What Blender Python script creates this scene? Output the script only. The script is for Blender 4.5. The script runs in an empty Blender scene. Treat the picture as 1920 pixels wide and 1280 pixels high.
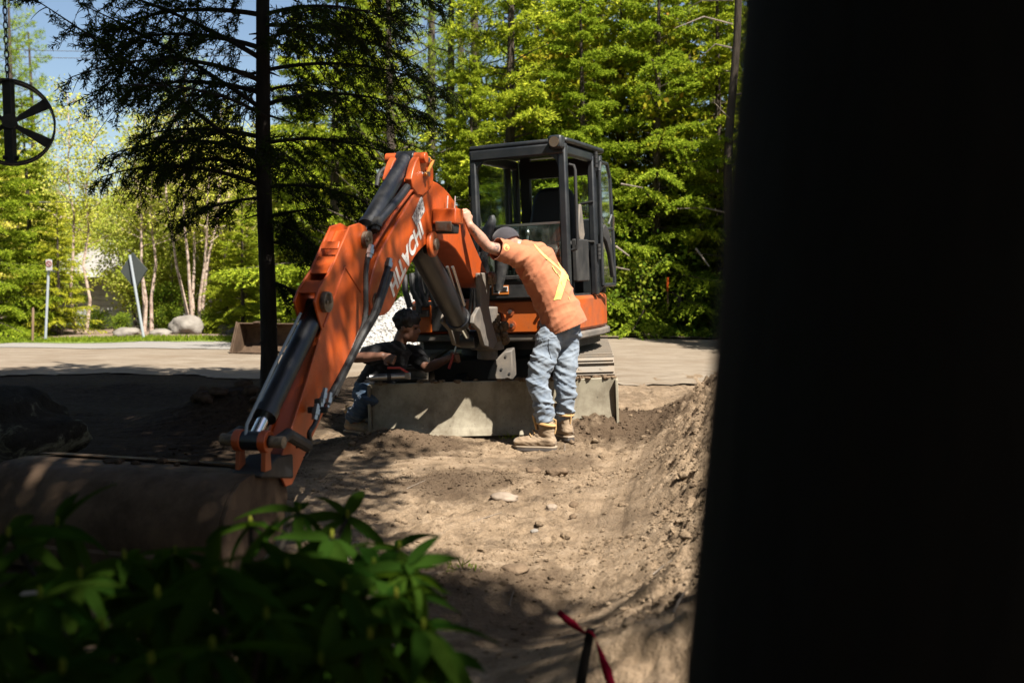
import bpy, bmesh, math, random
import numpy as np
from mathutils import Vector, Matrix, noise as mnoise
from mathutils.bvhtree import BVHTree

# ------------------------------------------------------------------ camera, sky, sun, exposure
S = bpy.context.scene
COL = S.collection
CAM_H, PITCH, FPX = 1.40, math.radians(4.44), 1866.7
cam_data = bpy.data.cameras.new('camera')
cam_data.lens = 35; cam_data.sensor_width = 36
cam_data.clip_start = 0.05; cam_data.clip_end = 2000
cam_data.dof.use_dof = True; cam_data.dof.focus_distance = 7.7; cam_data.dof.aperture_fstop = 2.3
cam = bpy.data.objects.new('camera', cam_data); COL.objects.link(cam)
cam.location = (0, 0, CAM_H); cam.rotation_euler = (math.pi/2 - PITCH, 0, 0)
S.camera = cam

SUN = Vector((.45, -.52, 1.0)).normalized()              # towards the sun: high, right of and behind the camera
world = bpy.data.worlds.new('World'); S.world = world; world.use_nodes = True
wn = world.node_tree.nodes; wl = world.node_tree.links
sky = wn.new('ShaderNodeTexSky'); sky.sky_type = 'NISHITA'; sky.sun_disc = False
sky.sun_elevation = math.asin(SUN.z); sky.sun_rotation = math.atan2(SUN.x, SUN.y)
sky.altitude = 200; sky.air_density = 1.0; sky.dust_density = 1.2; sky.ozone_density = 1.0
wn['Background'].inputs['Strength'].default_value = 0.05
wl.new(sky.outputs[0], wn['Background'].inputs['Color'])
sl = bpy.data.lights.new('sun', 'SUN'); sl.energy = 5.0; sl.angle = math.radians(0.53); sl.color = (1.0, 0.94, 0.84)
sun = bpy.data.objects.new('sun', sl); COL.objects.link(sun)
sun.rotation_euler = SUN.to_track_quat('Z', 'Y').to_euler(); sun.location = (12, -10, 25)
S.view_settings.view_transform = 'Standard'; S.view_settings.look = 'None'
S.view_settings.exposure = 1.45; S.view_settings.gamma = 1.0; S.view_settings.use_curve_mapping = False
S.cycles.max_bounces = 6; S.cycles.diffuse_bounces = 2; S.cycles.glossy_bounces = 3
S.cycles.transparent_max_bounces = 8; S.cycles.transmission_bounces = 4
S.cycles.use_denoising = True; S.cycles.caustics_reflective = False; S.cycles.caustics_refractive = False

R = random.Random(11)
NR = np.random.RandomState(5)
def at(px, py, Y):
    """world point seen at photo pixel (px, py) at depth Y"""
    u = (px - 960) / FPX; v = (640 - py) / FPX
    d = Vector((u, math.cos(PITCH) + v*math.sin(PITCH), -math.sin(PITCH) + v*math.cos(PITCH)))
    return Vector((0, 0, CAM_H)) + d * (Y / d.y)

# ------------------------------------------------------------------ noise
def _hash(i, j, k, seed):
    h = (i*374761393 + j*668265263 + k*2147483647 + seed*1274126177) & 0xffffffff
    h = ((h ^ (h >> 13)) * 1274126177) & 0xffffffff
    h = h ^ (h >> 16)
    return (h & 0xffffff) / float(0xffffff)
def vnoise(p, seed=0):
    p = np.asarray(p, float)
    f = np.floor(p); t = p - f; t = t*t*(3 - 2*t)
    f = f.astype(np.int64); i, j, k = f[:, 0], f[:, 1], f[:, 2]
    r = 0
    for a in (0, 1):
        wa = t[:, 0] if a else 1 - t[:, 0]
        for b in (0, 1):
            wb = t[:, 1] if b else 1 - t[:, 1]
            for c in (0, 1):
                wc = t[:, 2] if c else 1 - t[:, 2]
                r = r + wa*wb*wc*_hash(i+a, j+b, k+c, seed)
    return r*2 - 1
def fbm(p, octs=4, seed=0, gain=.5):
    p = np.asarray(p, float); a = 1; r = 0; 
    for o in range(octs):
        r = r + a*vnoise(p, seed + o*17); p = p*2.03 + 3.1; a *= gain
    return r
def sstep(a, b, x):
    t = np.clip((x - a)/(b - a), 0, 1); return t*t*(3 - 2*t)

# ------------------------------------------------------------------ mesh building
class MB:
    def __init__(s): s.v = []; s.f = []; s.m = []; s.mi = 0
    def add(s, vs, fs):
        b = len(s.v); s.v.extend([tuple(x) for x in vs]); s.f.extend([tuple(b+i for i in f) for f in fs]); s.m.extend([s.mi]*len(fs)); return s
    def box(s, c, size, M=None):
        c = Vector(c); x, y, z = [q/2 for q in size]; vs = []
        for a in ((-x,-y,-z),(x,-y,-z),(x,y,-z),(-x,y,-z),(-x,-y,z),(x,-y,z),(x,y,z),(-x,y,z)):
            q = Vector(a); 
            if M: q = M @ q
            vs.append(c + q)
        return s.add(vs, [(3,2,1,0),(4,5,6,7),(0,1,5,4),(1,2,6,5),(2,3,7,6),(3,0,4,7)])
    def prism(s, pts, fn, o0, o1):
        """2-D polygon pts mapped to 3-D by fn(p, off), between offsets o0 and o1"""
        n = len(pts); vs = [fn(p, o0) for p in pts] + [fn(p, o1) for p in pts]
        return s.add(vs, [tuple(range(n))[::-1], tuple(range(n, 2*n))] + [(i, (i+1) % n, n+(i+1) % n, n+i) for i in range(n)])
    def tube(s, pts, rad, n=10, cap=True):
        pts = [Vector(p) for p in pts]
        if not hasattr(rad, '__len__'): rad = [rad]*len(pts)
        vs = []; up = None
        for i, p in enumerate(pts):
            d = (pts[min(i+1, len(pts)-1)] - pts[max(i-1, 0)]).normalized()
            if up is None:
                up = Vector((0, 0, 1)) if abs(d.z) < .9 else Vector((1, 0, 0))
            a = d.cross(up).normalized(); up = a.cross(d).normalized()
            for k in range(n):
                t = 2*math.pi*k/n; vs.append(p + (a*math.cos(t) + up*math.sin(t))*rad[i])
        fs = []
        for i in range(len(pts)-1):
            for k in range(n):
                fs.append((i*n+k, i*n+(k+1) % n, (i+1)*n+(k+1) % n, (i+1)*n+k))
        if cap:
            fs.append(tuple(range(n))[::-1]); fs.append(tuple(range((len(pts)-1)*n, len(pts)*n)))
        return s.add(vs, fs)
    def cyl(s, a, b, r, n=20): return s.tube([a, b], r, n)
    def ell(s, c, r, M=None, nu=16, nv=10):
        c = Vector(c); vs = []; fs = []
        for j in range(nv+1):
            ph = math.pi*j/nv
            for i in range(nu):
                th = 2*math.pi*i/nu
                q = Vector((r[0]*math.sin(ph)*math.cos(th), r[1]*math.sin(ph)*math.sin(th), r[2]*math.cos(ph)))
                if M: q = M @ q
                vs.append(c + q)
        for j in range(nv):
            for i in range(nu):
                a, b = j*nu+i, j*nu+(i+1) % nu; fs.append((a, a+nu, b+nu, b))
        return s.add(vs, fs)
    def mesh(s, name, smooth=35):
        me = bpy.data.meshes.new(name); me.from_pydata(s.v, [], s.f)
        if len(s.f) < 40000:
            b = bmesh.new(); b.from_mesh(me); bmesh.ops.recalc_face_normals(b, faces=b.faces); b.to_mesh(me); b.free()
        me.update()
        if any(s.m) and len(me.polygons) == len(s.m): me.polygons.foreach_set('material_index', s.m)
        if smooth:
            me.polygons.foreach_set('use_smooth', [True]*len(me.polygons))
            if smooth < 180: me.set_sharp_from_angle(angle=math.radians(smooth))
        return me
ORI = {}
def link(o, parent=None):
    COL.objects.link(o)
    if parent is not None: o.parent = parent
    return o
def empty(name, loc, label, cat, group=None):
    o = bpy.data.objects.new(name, None); o.location = loc; o.empty_display_size = .2; link(o)
    o['label'] = label; o['category'] = cat
    if group: o['group'] = group
    ORI[o.name] = Vector(loc); return o
def shift(me, off):
    me.transform(Matrix.Translation(-Vector(off)))
def part(name, mb, mat, parent, bevel=0, smooth=35, label=None, world=True):
    """a mesh object under parent; vertices given in world space"""
    me = mb.mesh(name, smooth) if isinstance(mb, MB) else mb
    off = ORI.get(parent.name, Vector((0, 0, 0)))
    if world and me.users == 0: shift(me, off)
    if not me.materials:
        for m in (mat if isinstance(mat, (list, tuple)) else [mat]): me.materials.append(M[m] if isinstance(m, str) else m)
    o = bpy.data.objects.new(name, me); link(o, parent); ORI[o.name] = off
    if bevel:
        b = o.modifiers.new('bevel', 'BEVEL'); b.width = bevel; b.segments = 2; b.limit_method = 'ANGLE'; b.angle_limit = math.radians(40)
    if label: o['label'] = label
    return o
def thing(name, mb, mat, loc, label, cat, group=None, bevel=0, smooth=35):
    """a top-level thing that is one mesh, vertices in world space, origin at loc"""
    me = mb.mesh(name, smooth) if isinstance(mb, MB) else mb
    shift(me, loc)
    for m in (mat if isinstance(mat, (list, tuple)) else [mat]): me.materials.append(M[m])
    o = bpy.data.objects.new(name, me); o.location = loc; link(o)
    o['label'] = label; o['category'] = cat
    if group: o['group'] = group
    if bevel:
        b = o.modifiers.new('bevel', 'BEVEL'); b.width = bevel; b.segments = 2; b.limit_method = 'ANGLE'
    ORI[o.name] = Vector(loc); return o
def setting(name, me, mat, kind='structure', label=None, cat=None):
    for m in (mat if isinstance(mat, (list, tuple)) else [mat]): me.materials.append(M[m])
    o = bpy.data.objects.new(name, me); link(o); o['kind'] = kind
    if label: o['label'] = label
    if cat: o['category'] = cat
    return o
def copy_tree(o, loc, rz=0, sc=1, label=None, group=None):
    c = o.copy(); COL.objects.link(c); c.location = loc; c.rotation_euler = (0, 0, rz)
    c.scale = sc if hasattr(sc, '__len__') else (sc, sc, sc)
    if label: c['label'] = label
    if group: c['group'] = group
    for ch in o.children:
        d = ch.copy(); COL.objects.link(d); d.parent = c
        for g in ch.children:
            e = g.copy(); COL.objects.link(e); e.parent = d
    return c
def np_mesh(name, verts, faces, smooth=True):
    """verts (N,3); faces (M,k) all with the same k"""
    verts = np.asarray(verts, np.float32); faces = np.asarray(faces, np.int32)
    me = bpy.data.meshes.new(name); k = faces.shape[1]
    me.vertices.add(len(verts)); me.vertices.foreach_set('co', verts.ravel())
    me.loops.add(faces.size); me.loops.foreach_set('vertex_index', faces.ravel())
    me.polygons.add(len(faces)); me.polygons.foreach_set('loop_start', np.arange(0, faces.size, k, dtype=np.int32))
    me.polygons.foreach_set('use_smooth', [smooth]*len(faces))
    me.update(calc_edges=True); me.validate(); return me
def evaluated(me, mods):
    """mesh after modifiers [(type, {props})]"""
    o = bpy.data.objects.new('tmp', me); COL.objects.link(o)
    for ty, pr in mods:
        m = o.modifiers.new('m', ty)
        for k, v in pr.items(): setattr(m, k, v)
    dg = bpy.context.evaluated_depsgraph_get(); dg.update()
    r = bpy.data.meshes.new_from_object(o.evaluated_get(dg))
    bpy.data.objects.remove(o); return r
def coords(me):
    a = np.empty(len(me.vertices)*3, np.float32); me.vertices.foreach_get('co', a); return a.reshape(-1, 3)
def setco(me, a): me.vertices.foreach_set('co', np.asarray(a, np.float32).ravel()); me.update()
def normals(me):
    a = np.empty(len(me.vertices)*3, np.float32); me.vertices.foreach_get('normal', a); return a.reshape(-1, 3)

# ------------------------------------------------------------------ materials
M = {}
class NT:
    def __init__(s, name):
        s.m = bpy.data.materials.new(name); s.m.use_nodes = True; s.t = s.m.node_tree; s.n = s.t.nodes; s.l = s.t.links
        s.b = s.n['Principled BSDF']; s.o = s.n['Material Output']; s.co = None; M[name] = s.m
    def new(s, t, **k):
        x = s.n.new(t)
        for a, v in k.items(): setattr(x, a, v)
        return x
    def coord(s, kind='Object'):
        if s.co is None: s.co = s.new('ShaderNodeTexCoord')
        return s.co.outputs[kind]
    def noise(s, scale, detail=4, rough=.6, vec=None, stretch=None, dist=0):
        n = s.new('ShaderNodeTexNoise'); n.inputs['Scale'].default_value = scale; n.inputs['Detail'].default_value = detail
        n.inputs['Roughness'].default_value = rough; n.inputs['Distortion'].default_value = dist
        v = vec or s.coord()
        if stretch:
            mp = s.new('ShaderNodeMapping'); mp.inputs['Scale'].default_value = stretch; s.l.new(v, mp.inputs[0]); v = mp.outputs[0]
        s.l.new(v, n.inputs['Vector']); return n.outputs['Fac']
    def ramp(s, fac, stops):
        r = s.new('ShaderNodeValToRGB'); e = r.color_ramp.elements
        while len(e) < len(stops): e.new(.5)
        for i, (p, c) in enumerate(stops):
            e[i].position = p; e[i].color = (*c, 1) if len(c) == 3 else c
        s.l.new(fac, r.inputs[0]); return r.outputs[0]
    def val(s, fac, a, b, lo=0, hi=1):
        r = s.new('ShaderNodeMapRange'); r.inputs[1].default_value = lo; r.inputs[2].default_value = hi
        r.inputs[3].default_value = a; r.inputs[4].default_value = b; s.l.new(fac, r.inputs[0]); return r.outputs[0]
    def mix(s, fac, a, b, mode='MIX'):
        m = s.new('ShaderNodeMix', data_type='RGBA', blend_type=mode)
        for k, v in ((0, fac), (6, a), (7, b)):
            if hasattr(v, 'node'): s.l.new(v, m.inputs[k])
            else: m.inputs[k].default_value = v if k == 0 else (*v, 1)
        return m.outputs[2]
    def bump(s, h, strength=.4, dist=.01, prev=None):
        b = s.new('ShaderNodeBump'); b.inputs['Strength'].default_value = strength; b.inputs['Distance'].default_value = dist
        s.l.new(h, b.inputs['Height'])
        if prev: s.l.new(prev, b.inputs['Normal'])
        return b.outputs[0]
    def set(s, color=None, rough=None, metal=None, normal=None, spec=None, **k):
        for nm, v in (('Base Color', color), ('Roughness', rough), ('Metallic', metal), ('Normal', normal), ('Specular IOR Level', spec)):
            if v is None: continue
            if hasattr(v, 'node'): s.l.new(v, s.b.inputs[nm])
            else: s.b.inputs[nm].default_value = (*v, 1) if nm == 'Base Color' else v
        for a, v in k.items(): s.b.inputs[a].default_value = v
        return s.m
def paint(name, base, dirt, rough=.38, amount=.5, chips=True, sc=3, coat=.15):
    t = NT(name); n1 = t.noise(sc, 6, .65); n2 = t.noise(26, 3, .6)
    streak = t.noise(9, 5, .65, stretch=(1, 1, .18))
    c = t.mix(t.val(n1, 0, amount, .42, .75), base, dirt)
    c = t.mix(t.val(streak, 0, amount*.7, .5, .8), c, dirt)
    if chips: c = t.mix(t.val(t.noise(60, 2, .5), 0, .8, .69, .74), c, tuple(x*.35+.02 for x in dirt))
    t.set(c, t.val(n1, rough, min(1, rough+.35), .35, .75), 0, t.bump(n2, .08, .004)); t.b.inputs['Coat Weight'].default_value = coat
    t.b.inputs['Coat Roughness'].default_value = .25
paint('orange_paint', (.45, .068, .007), (.20, .048, .015), .33, .75)
paint('orange_old', (.42, .075, .010), (.14, .055, .025), .45, .8)
paint('orange_bright', (.50, .10, .010), (.28, .09, .024), .4, .5)
paint('yellow_pipe', (.55, .22, .03), (.3, .13, .03), .4, .4)
paint('dark_paint', (.011, .013, .016), (.035, .033, .03), .36, .3, sc=5)
paint('dark_trim', (.012, .012, .013), (.05, .045, .038), .55, .5, sc=6, coat=0)
paint('cylinder_paint', (.008, .009, .012), (.020, .019, .018), .28, .45, sc=6)
paint('blade_steel', (.27, .24, .175), (.085, .062, .038), .6, 1.0, sc=4, coat=0)
paint('bucket_steel', (.085, .055, .035), (.018, .012, .008), .62, .8, sc=5, coat=0)
paint('track_steel', (.19, .165, .135), (.24, .19, .14), .7, .9, sc=8, coat=0)
paint('cast_steel', (.095, .085, .075), (.19, .155, .12), .6, .9, sc=7, coat=0)
paint('white_plastic', (.62, .60, .55), (.3, .27, .22), .5, .4, chips=False)
paint('red_plastic', (.40, .035, .03), (.2, .04, .03), .5, .4, chips=False)
paint('green_plastic', (.11, .20, .15), (.1, .1, .08), .5, .5, chips=False)
paint('sign_grey', (.016, .022, .020), (.028, .03, .026), .5, .5, chips=False, sc=2)
paint('galvanised', (.30, .33, .36), (.22, .23, .23), .5, .5, chips=False)
t = NT('chrome'); t.set((.75, .76, .78), .12, 1)
t = NT('steel'); t.set((.40, .40, .40), .35, 1, t.bump(t.noise(80, 2), .1, .002))
t = NT('rusty_pin'); t.set(t.ramp(t.noise(30, 4), [(.35, (.06, .045, .035)), (.65, (.22, .17, .12))]), .55, .3)
t = NT('rubber'); t.set(t.ramp(t.noise(25, 4), [(.4, (.010, .010, .011)), (.75, (.045, .042, .038))]), .6)
t = NT('grey_rubber'); t.set(t.ramp(t.noise(14, 4), [(.35, (.035, .04, .042)), (.75, (.11, .11, .11))]), .5)
t = NT('seat_vinyl'); t.set((.010, .010, .011), .55)
t = NT('letter_white'); t.set(t.mix(t.val(t.noise(40, 3), 0, .5, .5, .8), (.66, .65, .62), (.4, .2, .12)), .45)
t = NT('badge_plate'); t.set(t.ramp(t.noise(55, 3, .7), [(.42, (.05, .05, .05)), (.5, (.45, .45, .45)), (.62, (.62, .6, .56))]), .45)
t = NT('black_ink'); t.set((.012, .012, .012), .5)
t = NT('sticker_orange'); t.set((.55, .17, .03), .45)
t = NT('lamp_lens'); t.set((.10, .07, .05), .12, 0); t.b.inputs['Coat Weight'].default_value = .8
def glass(name, tint, g):
    t = NT(name); tr = t.new('ShaderNodeBsdfTransparent'); tr.inputs[0].default_value = (*tint, 1)
    gl = t.new('ShaderNodeBsdfGlossy'); gl.inputs['Roughness'].default_value = .04; gl.inputs[0].default_value = (.85, .9, .88, 1)
    df = t.new('ShaderNodeBsdfDiffuse'); df.inputs[0].default_value = (.28, .29, .26, 1)
    lw = t.new('ShaderNodeLayerWeight'); lw.inputs[0].default_value = .25
    m1 = t.new('ShaderNodeMixShader'); m2 = t.new('ShaderNodeMixShader')
    t.l.new(t.val(lw.outputs['Fresnel'], .03, .7), m1.inputs[0]); t.l.new(tr.outputs[0], m1.inputs[1]); t.l.new(gl.outputs[0], m1.inputs[2])
    t.l.new(t.val(t.noise(7, 5, .7, stretch=(1, 1, .3)), 0, g, .45, .8), m2.inputs[0])
    t.l.new(m1.outputs[0], m2.inputs[1]); t.l.new(df.outputs[0], m2.inputs[2]); t.l.new(m2.outputs[0], t.o.inputs[0])
glass('glass', (.90, .95, .92), .10)
glass('dusty_glass', (.78, .86, .82), .28)
glass('house_glass', (.06, .07, .07), .2)

# people
t = NT('skin'); n = t.noise(22, 4); t.set(t.ramp(n, [(.3, (.33, .165, .11)), (.7, (.44, .25, .175))]), .5, 0, t.bump(t.noise(180, 2), .15, .002))
t.b.inputs['Subsurface Weight'].default_value = .08; t.b.inputs['Subsurface Radius'].default_value = (.02, .008, .004)
t = NT('tattooed_skin'); n = t.noise(30, 5, .6, dist=1.6); n3 = t.noise(11, 3, .6)
c = t.mix(t.val(n, 0, .85, .50, .56), (.40, .22, .155), (.075, .07, .07)); c = t.mix(t.val(n3, .9, 0, .45, .6), c, (.38, .21, .15)); t.set(c, .5)
t = NT('shaded_tan_skin'); t.set(t.ramp(t.noise(22, 4), [(.3, (.15, .07, .043)), (.7, (.21, .10, .065))]), .5)  # tan skin, darkened to stand in for shade on the crouching person
def cloth(name, c1, c2, fine=350, rough=.85, sc=6, bs=.25):
    t = NT(name); n = t.noise(sc, 5, .6); f = t.noise(fine, 2)
    t.set(t.mix(t.val(n, 0, 1, .35, .7), c1, c2), rough, 0, t.bump(f, bs, .0015, t.bump(t.noise(18, 4, .6), .35, .012))); t.b.inputs['Sheen Weight'].default_value = .15
    t.b.inputs['Specular IOR Level'].default_value = .2
cloth('orange_shirt', (.41, .158, .080), (.345, .122, .060))
cloth('hi_vis', (.62, .54, .17), (.55, .47, .12), rough=.6)
cloth('denim', (.125, .155, .20), (.245, .28, .32), sc=9)
cloth('denim_dark', (.025, .045, .08), (.05, .08, .12), sc=9)
cloth('black_shirt', (.010, .010, .011), (.016, .015, .016))
cloth('cap_cloth', (.035, .033, .040), (.055, .05, .055))
cloth('boot_leather', (.20, .14, .088), (.29, .215, .145), fine=120, rough=.75, sc=14)
cloth('boot_collar', (.38, .22, .085), (.46, .30, .14), rough=.7)
t = NT('boot_sole'); t.set((.06, .05, .045), .7)
t = NT('sole_edge'); t.set((.27, .21, .15), .7)
t = NT('hair'); t.set((.012, .009, .007), .55, 0, t.bump(t.noise(90, 3, stretch=(1, 1, .3)), .6, .006))
t = NT('eye'); t.set((.02, .015, .012), .2)

# ground
t = NT('dirt'); big = t.noise(1.1, 6, .62); mid = t.noise(7, 6, .65); fine = t.noise(55, 4, .7); xf = t.noise(190, 2, .6)
c = t.ramp(mid, [(.30, (.165, .115, .072)), (.5, (.275, .198, .128)), (.72, (.36, .270, .184))])
c = t.mix(t.val(big, 0, .75, .50, .66), c, (.105, .073, .048)); c = t.mix(t.val(t.noise(3.2, 7, .75), 0, .7, .52, .66), c, (.10, .07, .046))
c = t.mix(t.val(fine, 0, .8, .58, .78), c, (.07, .050, .034)); c = t.mix(t.val(xf, 0, .5, .62, .74), c, (.42, .35, .27))
for cx, cy, rx, amt in ((.98, 7.95, .75, .9), (-.75, 7.6, .7, .8), (-.3, 6.25, .55, .65), (-.05, 4.05, .6, .6), (.35, 6.9, .4, .5)):   # damp, freshly turned soil
    vd = t.new('ShaderNodeVectorMath', operation='DISTANCE'); t.l.new(t.coord(), vd.inputs[0]); vd.inputs[1].default_value = (cx, cy, .1)
    ws = t.new('ShaderNodeMath', operation='ADD'); t.l.new(vd.outputs['Value'], ws.inputs[0]); t.l.new(t.val(mid, -.45*rx*1.3, .45*rx*1.3), ws.inputs[1])
    c = t.mix(t.val(ws.outputs[0], amt, 0, rx*.5, rx*.95), c, (.078, .052, .033))
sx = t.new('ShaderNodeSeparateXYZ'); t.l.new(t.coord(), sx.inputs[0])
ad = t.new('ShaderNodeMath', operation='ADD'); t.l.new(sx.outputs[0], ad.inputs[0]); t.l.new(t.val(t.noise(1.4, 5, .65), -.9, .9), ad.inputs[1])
c = t.mix(t.val(ad.outputs[0], 1, 0, -1.75, -1.25), c, t.ramp(t.noise(18, 5, .7), [(.3, (.018, .012, .008)), (.7, (.060, .040, .026))]))  # darker soil on the left, its colour deepened further to imitate shade
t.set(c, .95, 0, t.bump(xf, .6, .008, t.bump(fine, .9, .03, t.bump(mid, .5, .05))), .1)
t = NT('track_dirt'); big = t.noise(.8, 6, .6); mid = t.noise(6, 5, .65, stretch=(.5, 3, 1)); fine = t.noise(40, 4, .7)
c = t.ramp(mid, [(.30, (.145, .114, .083)), (.55, (.215, .176, .133)), (.75, (.28, .238, .185))])
c = t.mix(t.val(big, 0, .7, .5, .7), c, (.15, .11, .075)); c = t.mix(t.val(t.noise(2.2, 7, .72, stretch=(.25, 1.6, 1)), 0, .75, .5, .66), c, (.13, .098, .068)); t.set(c, .95, 0, t.bump(fine, .4, .02, t.bump(mid, .3, .04)), .1)
t = NT('asphalt_dusty'); c = t.ramp(t.noise(3, 6, .65, stretch=(.4, 2, 1)), [(.3, (.17, .16, .15)), (.7, (.25, .23, .205))]); t.set(c, .9, 0, t.bump(t.noise(60, 3), .3, .01), .2)
t = NT('clod'); c = t.ramp(t.noise(16, 5, .65), [(.3, (.075, .05, .033)), (.7, (.19, .135, .088))]); t.set(c, .95, 0, t.bump(t.noise(45, 4, .7), .7, .015), .1)
t = NT('dark_soil'); c = t.ramp(t.noise(20, 5, .65), [(.3, (.028, .019, .013)), (.7, (.085, .057, .038))]); t.set(c, .95, 0, t.bump(t.noise(60, 4, .7), .7, .012), .1)
t = NT('stone'); c = t.ramp(t.noise(8, 5, .6), [(.3, (.17, .128, .092)), (.7, (.27, .215, .165))]); t.set(c, .85, 0, t.bump(t.noise(30, 4), .4, .01))
t = NT('boulder'); n = t.noise(3.2, 6, .7, dist=.6); c = t.ramp(n, [(.35, (.014, .012, .010)), (.55, (.035, .031, .025)), (.62, (.15, .145, .10)), (.72, (.26, .26, .20))])
t.set(c, .95, 0, t.bump(t.noise(9, 6, .7), .8, .05), .1)
t = NT('garden_rock'); c = t.ramp(t.noise(3, 5, .6), [(.3, (.13, .112, .095)), (.7, (.25, .225, .195))]); t.set(c, .85, 0, t.bump(t.noise(9, 4), .5, .04))
t = NT('gravel'); ri = t.new('ShaderNodeNewGeometry').outputs['Random Per Island']
t.set(t.ramp(ri, [(0, (.24, .225, .21)), (.4, (.40, .385, .36)), (1, (.55, .535, .51))]), .85)
t = NT('gravel_core'); c = t.ramp(t.noise(38, 3, .7), [(.38, (.16, .148, .132)), (.5, (.4, .385, .36)), (.7, (.50, .485, .46))]); t.set(c, .9, 0, t.bump(t.noise(38, 3, .7), .9, .03))
t = NT('mulch'); t.set(t.ramp(t.noise(14, 5, .7), [(.3, (.10, .065, .045)), (.7, (.25, .18, .13))]), .95, 0, t.bump(t.noise(25, 4), .6, .03))
t = NT('lawn'); t.set(t.ramp(t.noise(9, 5, .7), [(.3, (.10, .15, .02)), (.7, (.20, .26, .035))]), .9, 0, t.bump(t.noise(60, 3), .6, .03))
t = NT('forest_floor'); t.set(t.ramp(t.noise(5, 6, .7), [(.32, (.035, .028, .018)), (.5, (.10, .07, .048)), (.7, (.19, .145, .105))]), .95, 0, t.bump(t.noise(12, 5), .6, .05))
def bark(name, stops, sc=14, st=(1, 1, .2), bs=.8):
    t = NT(name); n = t.noise(sc, 6, .7, stretch=st); t.set(t.ramp(n, stops), .9, 0, t.bump(n, bs, .03), .2)
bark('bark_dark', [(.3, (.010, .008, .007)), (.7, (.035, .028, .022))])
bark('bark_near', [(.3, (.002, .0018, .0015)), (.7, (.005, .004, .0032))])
bark('bark_brown', [(.3, (.030, .023, .018)), (.7, (.10, .078, .06))])
bark('bark_grey', [(.3, (.10, .085, .07)), (.7, (.26, .22, .185))])
bark('bark_birch', [(.32, (.16, .10, .075)), (.5, (.40, .30, .24)), (.7, (.56, .46, .39))], 7, (1, 1, 1.6), .4)
bark('dead_wood', [(.3, (.13, .10, .075)), (.7, (.32, .27, .22))])
bark('timber', [(.3, (.10, .065, .04)), (.7, (.26, .18, .11))], 9)
def leaf(name, stops, trans=.4, rough=.6, tcol=None, gloss=.0):
    t = NT(name); ri = t.new('ShaderNodeNewGeometry').outputs['Random Per Island']
    oi = t.new('ShaderNodeObjectInfo').outputs['Random']
    c = t.ramp(ri, stops); hs = t.new('ShaderNodeHueSaturation'); t.l.new(c, hs.inputs['Color'])
    t.l.new(t.val(oi, .475, .52), hs.inputs['Hue']); t.l.new(t.val(oi, 1.2, .75), hs.inputs['Value']); c = hs.outputs[0]
    df = t.new('ShaderNodeBsdfDiffuse'); tl = t.new('ShaderNodeBsdfTranslucent'); t.l.new(c, df.inputs[0])
    cc = t.mix(.5, c, tcol or (.30, .34, .02)) if trans else c
    t.l.new(cc, tl.inputs[0]); mx = t.new('ShaderNodeMixShader'); mx.inputs[0].default_value = trans
    t.l.new(df.outputs[0], mx.inputs[1]); t.l.new(tl.outputs[0], mx.inputs[2]); out = mx.outputs[0]
    if gloss:
        gl = t.new('ShaderNodeBsdfGlossy'); gl.inputs['Roughness'].default_value = rough; m2 = t.new('ShaderNodeMixShader')
        lw = t.new('ShaderNodeLayerWeight'); lw.inputs[0].default_value = .3
        t.l.new(t.val(lw.outputs['Fresnel'], gloss*.5, gloss*6), m2.inputs[0]); t.l.new(out, m2.inputs[1]); t.l.new(gl.outputs[0], m2.inputs[2]); out = m2.outputs[0]
    t.l.new(out, t.o.inputs[0])
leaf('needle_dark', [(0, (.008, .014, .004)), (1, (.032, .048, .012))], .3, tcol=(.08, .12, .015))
leaf('spruce_leaf', [(0, (.045, .08, .008)), (.45, (.285, .34, .026)), (1, (.51, .53, .05))], .4, tcol=(.34, .45, .03))
leaf('pine_leaf', [(0, (.08, .15, .012)), (.5, (.22, .32, .03)), (1, (.38, .47, .06))], .4, tcol=(.34, .46, .04))
leaf('spring_leaf', [(0, (.28, .33, .03)), (.5, (.44, .48, .07)), (.85, (.56, .56, .12)), (1, (.55, .46, .12))], .45, tcol=(.42, .44, .03))
leaf('maple_leaf', [(0, (.20, .24, .014)), (.5, (.34, .37, .025)), (.85, (.46, .42, .035)), (1, (.42, .24, .04))], .5)
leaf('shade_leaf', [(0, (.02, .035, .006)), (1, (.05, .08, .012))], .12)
leaf('ground_leaf', [(0, (.03, .07, .008)), (.5, (.10, .17, .018)), (1, (.22, .27, .03))], .35)
leaf('grass_leaf', [(0, (.10, .15, .015)), (1, (.24, .30, .03))], .4)
leaf('rhodo_leaf', [(0, (.007, .020, .003)), (.6, (.015, .038, .005)), (1, (.035, .070, .008))], .35, .32, (.10, .18, .010))
leaf('rhodo_bud', [(0, (.10, .13, .015)), (1, (.22, .22, .03))], .3)
leaf('ribbon', [(0, (.15, .004, .012)), (1, (.19, .006, .018))], .15, tcol=(.3, .008, .02))
t = NT('siding'); t.set(t.ramp(t.noise(4, 4), [(.3, (.30, .30, .29)), (.7, (.40, .40, .385))]), .8)
t = NT('shingle'); t.set(t.ramp(t.noise(6, 5), [(.3, (.17, .16, .155)), (.7, (.28, .265, .25))]), .9)
t = NT('white_trim'); t.set((.6, .6, .57), .6)
t = NT('sign_white'); t.set((.36, .34, .33), .6)
t = NT('sign_red'); t.set((.26, .10, .09), .6)
M['bucket_steel'].node_tree.nodes['Principled BSDF'].inputs['Specular IOR Level'].default_value = .15
t = NT('stake_orange'); t.set((.65, .10, .01), .5)
t = NT('black_metal'); t.set(t.ramp(t.noise(30, 3), [(.3, (.008, .007, .007)), (.7, (.03, .025, .022))]), .5, .4)
t = NT('wire'); t.set((.03, .03, .03), .6)
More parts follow.
